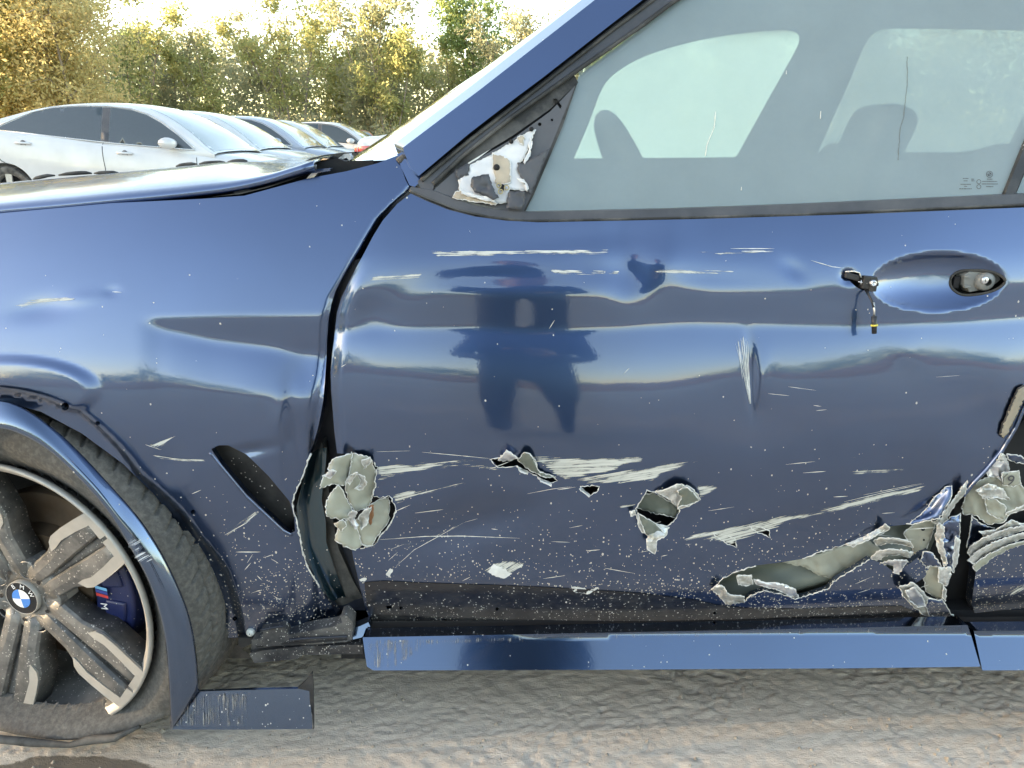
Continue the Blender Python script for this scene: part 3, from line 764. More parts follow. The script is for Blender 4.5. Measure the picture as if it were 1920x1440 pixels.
# crushed rear edge of the door
flap(zC([(1525, 420, .004), (1560, 395, .010), (1600, 330, .014), (1650, 262, .014), (1672, 240, .012), (1660, 290, .004), (1620, 340, .0), (1580, 400, .0), (1555, 440, .0)]), 50, crumple=.009, cs=9, mat='torn')
flap(zC([(1540, 440, -.002), (1600, 400, .006), (1640, 380, .004), (1635, 480, .0), (1620, 560, .0), (1612, 640, -.004), (1580, 610, .006), (1560, 540, .008), (1540, 490, .006)]), 51, crumple=.010, cs=12, mat='paint')
flap(zC([(1545, 420, .014), (1570, 440, .016), (1565, 520, .018), (1585, 600, .016), (1570, 612, .014), (1545, 540, .014), (1530, 480, .010)]), 52, crumple=.007, cs=7, mat='torn')
flap(zC([(1620, 480, .012), (1640, 500, .012), (1625, 600, .010), (1605, 640, .010), (1610, 560, .012)]), 53, crumple=.005, cs=7, mat='torn')
flap(zC([(1480, 545, .004), (1515, 555, .012), (1550, 600, .014), (1555, 612, .010), (1510, 610, .006), (1490, 620, .004), (1470, 590, .002)]), 54, crumple=.006, cs=10, mat='paint')
flap(zC([(1505, 612, .002), (1545, 605, .004), (1560, 640, .004), (1565, 700, .002), (1560, 760, .0), (1520, 742, -.004), (1490, 720, -.004), (1478, 660, -.002)]), 55, crumple=.003, cs=18, mat='primer')
flap(zC([(1545, 620, .012), (1595, 615, .012), (1600, 650, .012), (1580, 700, .012), (1545, 680, .012)]), 56, crumple=.009, cs=7, mat='torn')
flap(zC([(1568, 700, .006), (1580, 720, .006), (1572, 770, .006), (1562, 740, .006)]), 57, crumple=.002, mat='torn')
flap(zC([(1370, 702, .014), (1430, 684, .020), (1470, 715, .020), (1500, 752, .010), (1485, 790, .006), (1520, 835, .002), (1480, 828, .006), (1425, 780, .012), (1390, 745, .014)]), 58, crumple=.009, cs=11, mat='torn')
flap(zC([(1400, 720, .024), (1440, 705, .026), (1475, 750, .018), (1485, 785, .012), (1455, 790, .014), (1420, 765, .020)]), 59, crumple=.006, cs=9, mat='alu')
flap(zC([(1495, 755, .006), (1560, 760, .006), (1600, 820, .004), (1628, 862, .0), (1560, 855, .002), (1505, 830, .004), (1488, 790, .006)]), 60, crumple=.003, cs=16, mat='paint')
# torn white rims along the cuts
mb = MB()
for i, (lp, cl) in enumerate(((holeB, 1), (holeB2, 1), (holeC, 1), (holeD1, 1), (holeD2, 1))):
    tube_on(mb, lp, S_DOOR, -0.0003, 0.0002, 0.0012, 60 + i, closed=True, jit=0.8)
for i, lp in enumerate((tear1[2:], zC([(556, 712), (590, 670), (650, 640), (740, 610)]), zC([(1090, 676), (1170, 628), (1240, 582)]), zC([(612, 778), (690, 770), (720, 740), (780, 720), (860, 735), (912, 758), (980, 740), (1060, 712), (1090, 676)]), zC([(950, 580), (1040, 545), (1150, 515), (1230, 480)]),
                        zC([(1400, 430), (1500, 405), (1525, 420), (1545, 405), (1570, 365), (1600, 310)]))):
    tube_on(mb, lp, S_DOOR, -0.0005, 0.0003, 0.0016, 80 + i, jit=1.0)
mb.build('torn_edge', M['torn'], door)['kind'] = 'stuff'

# ---------------------------------------------------------------- scrapes in the paint
def scrape_mat(name, colr, lo, hi, seed):
    m, nt, b = newmat(name)
    uv = nt.nodes.new('ShaderNodeTexCoord').outputs['UV']
    mp = N(nt, 'ShaderNodeMapping'); mp.inputs['Location'].default_value = (seed, seed * 2.3, 0); nt.links.new(uv, mp.inputs[0])
    n1 = noise_n(nt, mp.outputs[0], 1.0, 5, 0.65, (0.7, 40, 1)); n2 = noise_n(nt, mp.outputs[0], 1.0, 4, 0.6, (3.0, 10, 1))
    a = math_n(nt, 'MULTIPLY_ADD', n2, 0.45, math_n(nt, 'MULTIPLY', n1, 0.7))
    fd = N(nt, 'ShaderNodeAttribute'); fd.attribute_name = 'fade'
    a = math_n(nt, 'MULTIPLY_ADD', fd.outputs['Fac'], 0.16, math_n(nt, 'SUBTRACT', a, 0.13))
    nt.links.new(maprange(nt, a, lo, hi, 0, 1), b.inputs['Alpha'])
    nt.links.new(mix_n(nt, maprange(nt, n1, 0.35, 0.65, 0, 1), tuple(x * 0.55 for x in colr), colr), b.inputs['Base Color'])
    setp(b, rough=0.6)
    return m
M['scr'] = scrape_mat('scraped_primer_streaks', (0.66, 0.65, 0.60), 0.50, 0.59, 0.0)
M['scr2'] = scrape_mat('faint_scuff_streaks', (0.55, 0.58, 0.62), 0.60, 0.70, 3.7)
def scrape(poly, ang, surf=None, parent=None, mat='scr'):
    return sheet('scrape_mark', poly, surf or S_DOOR, M[mat], parent or door, step=2.6, off=-0.0006, uvdir=ang, fade=5.0)
scrape([(990, 856), (1040, 856), (1207, 857), (1204, 866), (1170, 872), (1150, 884), (1100, 893), (1060, 900), (1040, 893), (1030, 880)], -3)
scrape([(1062, 900), (1120, 890), (1190, 880), (1250, 868), (1311, 864), (1290, 873), (1240, 889), (1225, 901), (1180, 906), (1110, 908)], -10)
scrape(zB([(540, 270), (600, 265), (800, 250), (1150, 228), (1150, 234), (900, 262), (820, 290), (560, 335), (535, 310)]), -6)
scrape(zB([(540, 335), (700, 300), (830, 275), (1020, 255), (1180, 275), (1240, 300), (1000, 268), (830, 292), (640, 320), (545, 352)]), -5, mat='scr')
scrape(zB([(610, 430), (680, 405), (780, 392), (740, 412), (820, 395), (1010, 360), (1020, 366), (850, 410), (720, 440), (645, 480), (632, 465)]), -14)
scrape(zC([(480, 255), (590, 262), (560, 285), (510, 312), (480, 330), (490, 300)]), -12)
scrape(zC([(425, 500), (470, 470), (550, 460), (700, 428), (850, 392), (940, 385), (1150, 330), (1300, 285), (1490, 258), (1460, 290), (1380, 305), (1200, 348), (1000, 395), (900, 412), (820, 450), (660, 500), (640, 520), (540, 495), (450, 500)]), -14)
scrape(zC([(1125, 200), (1200, 188), (1330, 188), (1395, 182), (1390, 200), (1330, 202), (1200, 212)]), -3)
scrape(zC([(1085, 126), (1160, 128), (1230, 137), (1160, 134)]), 3)
scrape(zC([(135, 350), (215, 335), (215, 350), (150, 356)]), -10)
scrape(zC([(920, 445), (1110, 445), (1110, 458), (920, 458)]), 0, mat='scr2')
scrape(zB([(585, 850), (610, 820), (740, 720), (860, 640), (1010, 574), (990, 590), (880, 645), (760, 725), (640, 810), (610, 865)]), -32)
scrape(zB([(1120, 835), (1170, 790), (1260, 780), (1335, 788), (1320, 820), (1265, 845), (1225, 875), (1150, 855)]), -30)
mb_s = []
whites = [zB([(1140, 838), (1170, 800), (1230, 830), (1268, 852), (1225, 876), (1160, 858)]), zB([(1582, 918), (1660, 930), (1690, 950), (1675, 962), (1600, 945)]), zB([(1670, 955), (1728, 920), (1730, 930), (1690, 960)]), zB([(582, 858), (608, 825), (625, 830), (605, 868)]), zB([(442, 882), (480, 872), (478, 886), (450, 893)])]
for w in whites:
    petal('paint_chip', [(q[0], q[1], 0.0008) for q in w], S_DOOR, door, mat=M['torn'], crumple=.0008, cs=8, thick=0, seed=int(w[0][0]), jagged=0.9, edge_r=(.0002, .0005))
scrape(zB([(600, 700), (660, 690), (900, 640), (960, 640), (700, 705)]), -8, mat='scr2')
scrape([(800, 470), (1140, 468), (1142, 476), (1000, 478), (820, 482)], 0, mat='scr')
scrape([(1270, 470), (1350, 472), (1450, 466), (1450, 472), (1350, 478)], 0, mat='scr')
scrape([(1030, 505), (1160, 508), (1165, 516), (1040, 514)], 2, mat='scr')
scrape([(1215, 502), (1300, 506), (1375, 508), (1375, 513), (1230, 514)], 2, mat='scr')
scrape([(700, 515), (790, 512), (790, 522), (690, 528)], -3, mat='scr')
scrape([(1378, 640), (1392, 628), (1404, 632), (1400, 680), (1410, 755), (1402, 752), (1385, 690)], 84, mat='scr2')
scrape(zA([(822, 580), (930, 505), (942, 510), (850, 580), (826, 598)]), -35, S_FEN, fender)
scrape(zA([(530, 258), (640, 225), (630, 240), (590, 268), (540, 268)]), -25, S_FEN, fender)
scrape(zA([(555, 295), (660, 310), (750, 312), (740, 322), (640, 322), (570, 308)]), 4, S_FEN, fender)
scrape(zA([(860, 650), (950, 650), (950, 656), (860, 656)]), 0, S_FEN, fender)
scrape([(20, 572), (60, 562), (120, 556), (142, 560), (140, 566), (80, 570), (40, 576)], -5, S_FEN, fender)
# hairline scratches: too many to pick apart
def hairlines(name, lines, surf, parent, w0=0.5, w1=1.3, seed=0):
    g = np.random.default_rng(seed); mb = MB()
    for ln in lines:
        p = resample(ln, 9, False)
        n = len(p); t = np.gradient(p[:, :2], axis=0); t /= np.linalg.norm(t, axis=1)[:, None] + 1e-9
        wd = g.uniform(w0, w1) * np.sin(np.linspace(0.25, math.pi - 0.15, n)) * g.uniform(0.5, 1.2, n)
        nrm = np.stack([-t[:, 1], t[:, 0]], 1)
        A = p[:, :2] + nrm * wd[:, None]; B = p[:, :2] - nrm * wd[:, None]
        PA = on_surf(A[:, 0], A[:, 1], surf, -0.0008); PB = on_surf(B[:, 0], B[:, 1], surf, -0.0008)
        mb.grid([list(map(tuple, PA)), list(map(tuple, PB))])
    o = mb.build(name, M['torn'], parent)
    o['kind'] = 'stuff'
    return o
L = [zB([(535, 193), (720, 188)]), zB([(780, 195), (1000, 215), (1150, 230)]), zB([(550, 668), (800, 650), (1000, 648), (1310, 660)]), zB([(640, 812), (740, 722), (880, 645), (1005, 577)]), zB([(1480, 678), (1580, 682)]), zB([(1350, 420), (1480, 395), (1590, 380)]), zB([(600, 780), (650, 735)]), zB([(610, 720), (690, 690)]),
     zB([(1000, 890), (1045, 868)]), [(1018, 1085), (1060, 1079)], zC([(430, 495), (540, 462)]), zC([(1130, 330), (1300, 290), (1480, 250)]), zC([(1215, 300), (1470, 248)]), zC([(950, 203), (1050, 196)]), [(1370, 466), (1452, 466)], [(1390, 471), (1450, 472)], [(985, 470), (1080, 471)], [(1030, 616), (1040, 600)],
     [(1478, 725), (1530, 732)], [(1440, 738), (1480, 742)], [(1755, 707), (1800, 704)], [(1520, 488), (1560, 500), (1585, 503)], [(1170, 700), (1180, 690)], [(640, 688), (648, 683)], [(1525, 760), (1540, 762)], [(1530, 770), (1550, 768)], [(880, 432), (882, 436)], [(1090, 474), (1140, 473)], zC([(0, 545), (60, 540)]), zC([(1180, 690), (1250, 660)]), zC([(1190, 730), (1240, 715)]), zC([(0, 725), (50, 705)])]
L += [[(1407 + d * .1, 757), (1400 + d * .45, 700), (1393 + d, 632 + abs(d) * .8)] for d in (-14, -9, -4, 0, 5, 9)]
g = np.random.default_rng(4)
for k in range(24):
    x = g.uniform(660, 1760); y = g.uniform(860, 1120); l = g.uniform(8, 60); a = math.radians(g.normal(-10, 9))
    L.append([(x, y), (x + l * math.cos(a), y + l * math.sin(a))])
hairlines('hairline_scratches', L, S_DOOR, door, 0.35, 0.9, 3)
L = [zA([(820, 590), (900, 545), (938, 505)]), zA([(560, 300), (640, 312), (748, 320)]), zA([(530, 260), (590, 280)]), zA([(570, 270), (640, 228)]), [(210, 547), (229, 548)], zA([(700, 440), (735, 425)]), zA([(860, 652), (950, 652)])]
for k in range(14):
    x = g.uniform(440, 520); y = g.uniform(1010, 1120); l = g.uniform(4, 22); a = g.normal(-0.3, 0.5)
    L.append([(x, y), (x + l * math.cos(a), y + l * math.sin(a))])
hairlines('hairline_scratches', L, S_FEN, fender, 0.35, 1.0, 5)

# ---------------------------------------------------------------- where the outer handle was
M['lockgrey'] = simple('grey_lock_plastic', (0.20, 0.205, 0.20), 0.45, var=0.05)
lk = FnSurf(lambda x, z: S_DOOR.f(x, z))
def hp(x, y, Y): q = zF([(x, y)])[0]; return at(q[0], q[1], Y)
yb = float(S_DOOR.f(*on_surf(np.array([HX]), np.array([HY]), S_DOOR)[0][[0, 2]]))
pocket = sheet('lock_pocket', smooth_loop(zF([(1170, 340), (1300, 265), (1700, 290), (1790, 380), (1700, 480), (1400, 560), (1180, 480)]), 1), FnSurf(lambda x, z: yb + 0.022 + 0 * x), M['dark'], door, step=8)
mb = MB(); gl = smooth_loop(zF([(1222, 350), (1300, 290), (1450, 284), (1600, 293), (1700, 334), (1750, 380), (1715, 438), (1600, 497), (1400, 528), (1300, 514), (1218, 445)]), 2)
GP = on_surf(np.array([p[0] for p in gl]), np.array([p[1] for p in gl]), S_DOOR, 0.0)
mb.tube([tuple(p) for p in GP] + [tuple(GP[0])], 0.0022, 7, cap=False)
mb.build('lock_gasket', M['rubber'], door)
ly = yb - 0.004
mb = MB()
mb.prism([(p[0], p[2]) for p in [hp(*q, ly) for q in [(1345, 335), (1400, 295), (1620, 300), (1690, 335), (1705, 375), (1660, 415), (1560, 470), (1400, 500), (1375, 450), (1345, 440)]]], ly, ly + 0.02, 0, 0.04)
c = hp(1535, 388, ly); rad = 0.0150
mb.lathe([(rad, 0.004), (rad, -0.004), (rad * 0.93, -0.008), (rad * 0.75, -0.0108), (rad * 0.4, -0.0122), (0.0055, -0.0126)], 28, 0, 'y', tuple(c))
for q in ((1375, 345), (1375, 440)):
    p = hp(*q, ly - 0.001); mb.box(tuple(p), (0.010, 0.006, 0.004))
lock = bevel(mb.build('lock_housing', M['lockgrey'], door, True, auto=40), 0.0008, 2)
mb = MB(); kc = hp(1550, 382, ly - 0.0125)
mb.lathe([(0.0056, 0.002), (0.0056, -0.0006), (0.005, -0.0012), (0.0001, -0.0013)], 24, 0, 'y', tuple(kc))
mb.box((kc[0], kc[1] - 0.0014, kc[2] - 0.0002), (0.0009, 0.0006, 0.0045), 1)
mb.build('key_cylinder', [M['alu'], M['dark']], door)
p = hp(1275, 400, yb + 0.004); mb = MB(); mb.box(tuple(p), (0.010, 0.006, 0.019)); bevel(mb.build('latch_finger', M['dark'], door, False), 0.001)
# front mounting hole with its broken hinge and loose cable
fy = float(S_DOOR.f(*on_surf(np.array([1615.]), np.array([528.]), S_DOOR)[0][[0, 2]]))
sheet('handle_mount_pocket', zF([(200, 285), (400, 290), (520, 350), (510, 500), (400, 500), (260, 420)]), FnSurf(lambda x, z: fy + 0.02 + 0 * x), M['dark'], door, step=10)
mb = MB()
a = hp(300, 350, fy); mb.box((a[0], fy + 0.006, a[2]), (0.024, 0.012, 0.009), 0, Matrix.Rotation(0.25, 3, 'Y'))
a = hp(440, 400, fy); mb.box((a[0], fy - 0.001, a[2]), (0.021, 0.012, 0.020), 0, Matrix.Rotation(0.08, 3, 'Y'))
a = hp(470, 420, fy); mb.box((a[0], fy - 0.006, a[2]), (0.012, 0.006, 0.020), 0)
hb = bevel(mb.build('handle_hinge', M['black'], door, False), 0.0012)
mb = MB(); a = hp(495, 410, fy - 0.012)
mb.lathe([(0.0048, 0.008), (0.0048, -0.001), (0.0036, -0.0022), (0.0030, -0.0022), (0.0024, 0.0005), (0.0001, 0.0006)], 18, 0, 'y', tuple(a))
mb.tube([tuple(hp(500, 420, fy - 0.006)), tuple(hp(540, 422, fy - 0.010))], 0.0026, 8, 1)
mb.tube([tuple(hp(350, 395, fy - 0.004)), tuple(hp(405, 405, fy - 0.005))], 0.0009, 6, 0)
mb.tube([tuple(hp(380, 380, fy - 0.004)), tuple(hp(375, 420, fy - 0.005))], 0.0009, 6, 0)
mb.build('hinge_screw', [M['alu'], M['black']], door)
mb = MB(); mb.tube([tuple(hp(225, 300, fy + .002)), tuple(hp(310, 296, fy - .003)), tuple(hp(360, 310, fy - .004)), tuple(hp(378, 355, fy - .002))], 0.0011, 6)
mb.build('bent_clip', M['torn'], door)
M['cable'] = simple('black_cable_sheath', (0.02, 0.02, 0.022), 0.4)
M['yellow'] = simple('yellow_band', (0.75, 0.62, 0.10), 0.5, var=0.05)
M['ferrule'] = simple('cable_end_metal', (0.55, 0.53, 0.50), 0.35, metal=0.8)
mb = MB()
pp = [hp(420, 470, fy - .006), hp(450, 520, fy - .018), hp(480, 575, fy - .028), hp(498, 640, fy - .034)]
mb.tube([tuple(q) for q in pp], [0.0022, 0.0020, 0.0020, 0.0018], 8, 0)
pp = [hp(498, 590, fy - .031), hp(500, 660, fy - .035), hp(500, 725, fy - .037)]
mb.tube([tuple(q) for q in pp], [0.0016, 0.0014, 0.0018], 8, 1)
pp = [hp(500, 722, fy - .037), hp(501, 800, fy - .039), hp(501, 885, fy - .040)]
mb.tube([tuple(q) for q in pp], [0.0042, 0.0040, 0.0036], 10, 0)
pp = [hp(501, 800, fy - .039), hp(501, 815, fy - .0393)]
mb.tube([tuple(q) for q in pp], [0.0054, 0.0054], 12, 2)
mb.build('loose_cable', [M['cable'], M['ferrule'], M['yellow']], door)

# ---------------------------------------------------------------- rear door, its crushed front edge
S_RD = FnSurf(lambda x, z: S_DOOR.f(x, z) + 0.012)
rd_out = [(1835, 1178), (1822, 1130), (1830, 1070)] + zC([(1700, 630), (1760, 560), (1920, 490)]) + [(2060, 960), (2080, 880), (2010, 830), (1960, 800), (1985, 740), (2060, 660), (2130, 560), (2150, 400), (2900, 380), (2950, 1178)]
rdoor = sheet('rear_door', rd_out, S_RD, M['paint'], car, step=18, flange=0.02)
def rflap(poly, seed, base=0.0, mat='primer', crumple=0.004, cs=14, **k):
    return petal('torn_flap', poly, S_RD, rdoor, mat=M['tornflap' if mat == 'torn' else mat], base=base, crumple=crumple * (.6 if mat in ('torn', 'alu') else 1), cs=cs * (1.9 if mat in ('torn', 'alu') else 1), seed=seed, smooth=mat not in ('torn', 'alu'), **k)
sheet('inner_panel', [(1790, 830), (1960, 770), (2100, 800), (2100, 1000), (1840, 1190), (1780, 1185)], FnSurf(lambda x, z: S_DOOR.f(x, z) + 0.07), M['dark'], rdoor, step=30)
rflap(zE([(370, 690, -.01), (400, 610, .0), (440, 560, .004), (520, 520, .008), (600, 530, .006), (700, 560, 0), (760, 640, 0), (760, 690, 0), (640, 730, .006), (600, 780, .008), (520, 790, .006), (455, 745, .002), (440, 735, 0), (380, 732, -.006)]), 71, crumple=.010, cs=24)
rflap(zE([(500, 490, .006), (540, 440, .012), (600, 385, .012), (620, 420, .010), (640, 480, .008), (600, 540, .010), (560, 520, .012), (520, 520, .010)]), 72, crumple=.012, cs=12, mat='alu')
rflap(zE([(595, 500, .012), (690, 485, .012), (702, 560, .010), (660, 575, .010), (600, 570, .010)]), 73, crumple=.002, mat='primer', base=.004)
rflap(zE([(450, 600, .016), (520, 560, .020), (600, 590, .016), (640, 650, .012), (560, 640, .018), (490, 640, .016)]), 74, crumple=.010, cs=8, mat='torn')
rflap(zE([(500, 640, .012), (560, 650, .016), (620, 690, .012), (610, 760, .010), (560, 750, .014), (510, 720, .010)]), 75, crumple=.008, cs=11, mat='primer')
rflap(zE([(615, 725, .016), (700, 690, .018), (760, 665, .018), (760, 690, .018), (690, 715, .018), (625, 740, .016)]), 76, crumple=.002, mat='torn')
rflap(zE([(400, 940, .004), (430, 905, .012), (500, 862, .016), (600, 820, .018), (760, 788, .016), (760, 812, .008), (620, 850, .008), (490, 908, .006), (415, 968, .004)]), 77, crumple=.004, cs=22, mat='torn')
rflap(zE([(402, 990, .006), (470, 932, .012), (560, 885, .014), (660, 852, .014), (760, 826, .012), (760, 852, .006), (640, 892, .006), (500, 962, .006), (440, 1014, .006)]), 177, crumple=.004, cs=22, mat='torn')
rflap(zE([(428, 1024, .008), (500, 968, .012), (600, 918, .012), (760, 866, .010), (760, 888, .004), (640, 926, .004), (540, 978, .004), (470, 1034, .004), (452, 1056, .008)]), 178, crumple=.004, cs=22, mat='primer')
rflap(zE([(470, 830, .006), (560, 820, .010), (650, 765, .014), (760, 800, .008), (640, 850, .010), (520, 880, .008)]), 78, crumple=.010, cs=9, mat='torn')
rflap(zE([(430, 740, .0), (480, 790, .002), (560, 810, .002), (500, 870, -.004), (400, 920, -.008), (410, 850, -.008)]), 79, crumple=.006, cs=20, mat='paint')
rflap(zE([(620, 395, .014), (690, 400, .016), (760, 440, .014), (720, 450, .010), (640, 430, .010)]), 80, crumple=.006, cs=12, mat='paint')
rflap(zE([(570, 430, .018), (590, 390, .020), (610, 400, .020), (600, 440, .018)]), 81, crumple=.006, cs=8, mat='torn')
scrape(zE([(620, 1180), (720, 1120), (760, 1120), (740, 1150), (660, 1190)]), -30, S_RD, rdoor)
# stamped mark on the torn bracket
def text_mesh(s, size, depth=0.0003):
    cu = bpy.data.curves.new('t', 'FONT'); cu.body = s; cu.size = size; cu.align_x = 'CENTER'; cu.align_y = 'CENTER'; cu.extrude = depth
    o = bpy.data.objects.new('t', cu); col.objects.link(o)
    me = bpy.data.meshes.new_from_object(o.evaluated_get(bpy.context.evaluated_depsgraph_get()))
    bpy.data.objects.remove(o); bpy.data.curves.remove(cu)
    return [tuple(v.co) for v in me.vertices], [tuple(p.vertices) for p in me.polygons]
tv, tf = text_mesh('9', 0.026)
q = zE([(645, 545)])[0]; pc = on_surf(np.array([q[0]]), np.array([q[1] + 0.0]), S_RD, -0.0185)[0]
mb = MB(); mb.add([(pc[0] + v[0], pc[1] - v[2], pc[2] + v[1]) for v in tv], tf)
mb.tube([(pc[0] - .012, pc[1], pc[2] - .006), (pc[0] - .013, pc[1], pc[2] + .006), (pc[0] - .008, pc[1], pc[2] + .013)], 0.0006, 5)
mb.build('stamped_mark', M['trimgrey'], rdoor)
# crushed gap filler, weathered strip stuck on the front door's rear edge
strip = petal('foam_strip', zE([(582, 280, .003), (600, 230, .004), (690, 20, .004), (722, 10, .003), (730, 50, .003), (620, 285, .003), (600, 298, .003)]), S_DOOR, door, mat=simple('dusty_foam', (0.30, 0.25, 0.19), 0.9, dust=0.3, bump=0.8), crumple=.001, edge=M['rubber'], seed=90, thick=.003)
mb = MB(); tube_on(mb, [(1925, 752), (1905, 800), (1878, 846), (1850, 880), (1826, 905), (1806, 930)], S_DOOR, -0.001, 0.0032, 0.0036, 2, n=8)
mb.build('door_edge_lip', M['paint_clean'], door)
sheet('pillar_trim', [(1795, 900), (1850, 870), (1910, 800), (1990, 690), (2040, 690), (1960, 900), (1880, 960), (1850, 1180), (1770, 1180), (1780, 1050)], FnSurf(lambda x, z: S_DOOR.f(x, z) + 0.05), M['dark'], car, step=20)
# ---------------------------------------------------------------- sill trims along the bottom
S_SILL = FnSurf(lambda x, z: np.where(z > 0.226, -0.004 + 0.05 * (z - 0.226), np.where(z < 0.146, -0.062 + 2.2 * np.maximum(0, 0.146 - z) ** 1.0 * 0.5, -0.0615 + 0.72 * (z - 0.146))) + 0.0)
def sill(poly, parent=car):
    o = sheet('sill_trim', poly, S_SILL, M['paint_sill'], parent, step=12, flange=0.03, flange_dir=(0, 1, -0.1))
    return o
s1 = sill([(680, 1195), (900, 1191), (1300, 1183), (1600, 1177), (1814, 1172), (1822, 1195), (1838, 1250), (1600, 1253), (1100, 1256), (700, 1257), (688, 1250), (684, 1225)])
s1['label'] = 'long loose sill trim under the front door'
s2 = sill([(1826, 1183), (2300, 1180), (2900, 1176), (2900, 1250), (2300, 1255), (1842, 1257), (1836, 1230)])
M['drip'] = scrape_mat('dried_mud_runs', (0.30, 0.28, 0.26), 0.60, 0.76, 8.1)
def runs(poly, surf, parent, off): return sheet('mud_runs', poly, surf, M['drip'], parent, step=4, off=off, uvdir=90, fade=6.0)
runs([(684, 1197), (980, 1191), (985, 1205), (800, 1212), (740, 1256), (690, 1254)], S_SILL, s1, -0.001)
runs([(1000, 1189), (1805, 1174), (1805, 1186), (1000, 1203)], S_SILL, s1, -0.001)
# dark ends and the floor pan behind
sheet('sill_backing', [(640, 1165), (2900, 1150), (2900, 1235), (640, 1235)], FnSurf(lambda x, z: 0.045 + 0 * x), M['dark'], car, step=80)
mb = MB(); mb.box((0.35, 0.95, 0.215), (3.6, 1.66, 0.05)); mb.box((0.6, 0.10, 0.19), (2.2, 0.05, 0.06)); mb.build('floor_pan', M['dark'], car, False)
M['mudplastic'] = simple('muddy_black_plastic', (0.022, 0.022, 0.026), 0.6, speck=0.32, dust=0.35, bump=0.3)
S_LOW = FnSurf(lambda x, z: 0.012 + 0 * x)
sheet('sill_bracket', zG([(360, 775), (480, 748), (900, 700), (1310, 690), (1490, 690), (1495, 780), (900, 790), (830, 830), (410, 872)]), S_LOW, M['mudplastic'], car, step=8, flange=0.05, crumple=.002, analytic=False)
sheet('sill_bracket', zG([(385, 640), (480, 620), (500, 560), (470, 545), (690, 500), (735, 540), (745, 590), (900, 560), (1215, 505), (1245, 480), (1290, 470), (1270, 405), (1320, 388), (1395, 465), (1385, 640), (1330, 660), (1000, 690), (600, 700), (380, 740)]), S_LOW, M['mudplastic'], car, step=7, off=-0.008, flange=0.03, crumple=.003, cs=30, analytic=False)
mb = MB(); tube_on(mb, zG([(470, 540), (600, 515), (700, 503)]), S_LOW, -0.012, 0.0022, 0.0026, 1); tube_on(mb, zG([(760, 640), (900, 625), (1340, 605)]), S_LOW, -0.013, 0.0022, 0.0028, 1); mb.build('bracket_rib', M['body_dark'], car)
sheet('bracket_slot', zG([(680, 672), (1340, 630), (1340, 645), (680, 690)]), S_LOW, M['dark'], car, step=10, off=-0.0125)
sheet('bracket_slot', zG([(430, 705), (500, 695), (500, 708), (430, 716)]), S_LOW, M['dark'], car, step=10, off=-0.0125)
sheet('splash_guard', zG([(245, 615), (400, 620), (380, 680), (290, 722), (250, 700)]), S_LOW, M['black'], car, step=8, off=0.01, flange=.02)
sheet('sill_stub', zG([(1395, 525), (1470, 500), (1550, 462), (1575, 520), (1500, 600), (1480, 615), (1395, 635)]), FnSurf(lambda x, z: 0.02 + 0.5 * (z - 0.2)), M['paint_sill'], car, step=8, flange=.02)
sheet('undertray', zG([(-120, 660), (250, 690), (380, 800), (380, 830), (-120, 815)]), FnSurf(lambda x, z: 0.10 + 0 * x), M['rubber'], car, step=14)
q = zG([(370, 566)])[0]; c = on_surf(np.array([q[0]]), np.array([q[1]]), S_FEN, -0.004)[0]
mb = MB()
mb.lathe([(0.0078, 0.004), (0.0078, -0.001), (0.0070, -0.0028), (0.0050, -0.0032), (0.0046, -0.0046), (0.0032, -0.0050), (0.0012, -0.0046)], 22, 0, 'y', tuple(c))
mb.lathe([(0.0012, -0.0044), (0.0001, -0.0042)], 12, 1, 'y', tuple(c))
mb.build('push_clip', [M['white_plastic'], M['dark']], car)

# ---------------------------------------------------------------- front wheel, turned, tyre flat
WC = at(27, 1131, 0.0)
PSI = math.radians(11.0)
MW = Matrix.Translation(Vector(WC)) @ Matrix.Rotation(-PSI, 4, 'Z') @ Matrix.Rotation(math.radians(-2.0), 4, 'X') @ Matrix.Scale(1.012, 4)
M['rimgrey'] = simple('dusty_gunmetal_wheel', (0.105, 0.102, 0.100), 0.45, metal=0.3, var=0.2, scale=60, dust=0.5, speck=0.25)
M['rimsilver'] = simple('machined_silver', (0.44, 0.41, 0.375), 0.45, metal=0.35, var=0.08, scale=50, dust=0.2)
M['barrel'] = simple('dusty_wheel_barrel', (0.13, 0.122, 0.112), 0.5, metal=0.2, var=0.2, scale=25, dust=0.65, speck=0.2)
M['disc'] = simple('rusty_brake_disc', (0.13, 0.085, 0.055), 0.45, metal=0.35, var=0.25, scale=14, dust=0.2)
mb = MB()
mb.lathe([(0.252, 0.012), (0.262, 0.002), (0.2665, 0.000), (0.269, 0.004), (0.2665, 0.012), (0.262, 0.016)], 96, 1)
mb.lathe([(0.252, 0.012), (0.247, 0.020), (0.243, 0.035), (0.232, 0.060), (0.226, 0.20)], 96, 0)
mb.lathe([(0.226, 0.20), (0.06, 0.205)], 48, 2)
mb.lathe([(0.078, 0.060), (0.076, 0.030), (0.066, 0.024), (0.036, 0.022), (0.034, 0.026), (0.001, 0.027)], 48, 0)
mb.xform(MW)
wheel = mb.build('front_wheel', [M['barrel'], M['rimsilver'], M['dark']], car, True)
wheel['label'] = 'two-tone alloy wheel caked in dried mud'
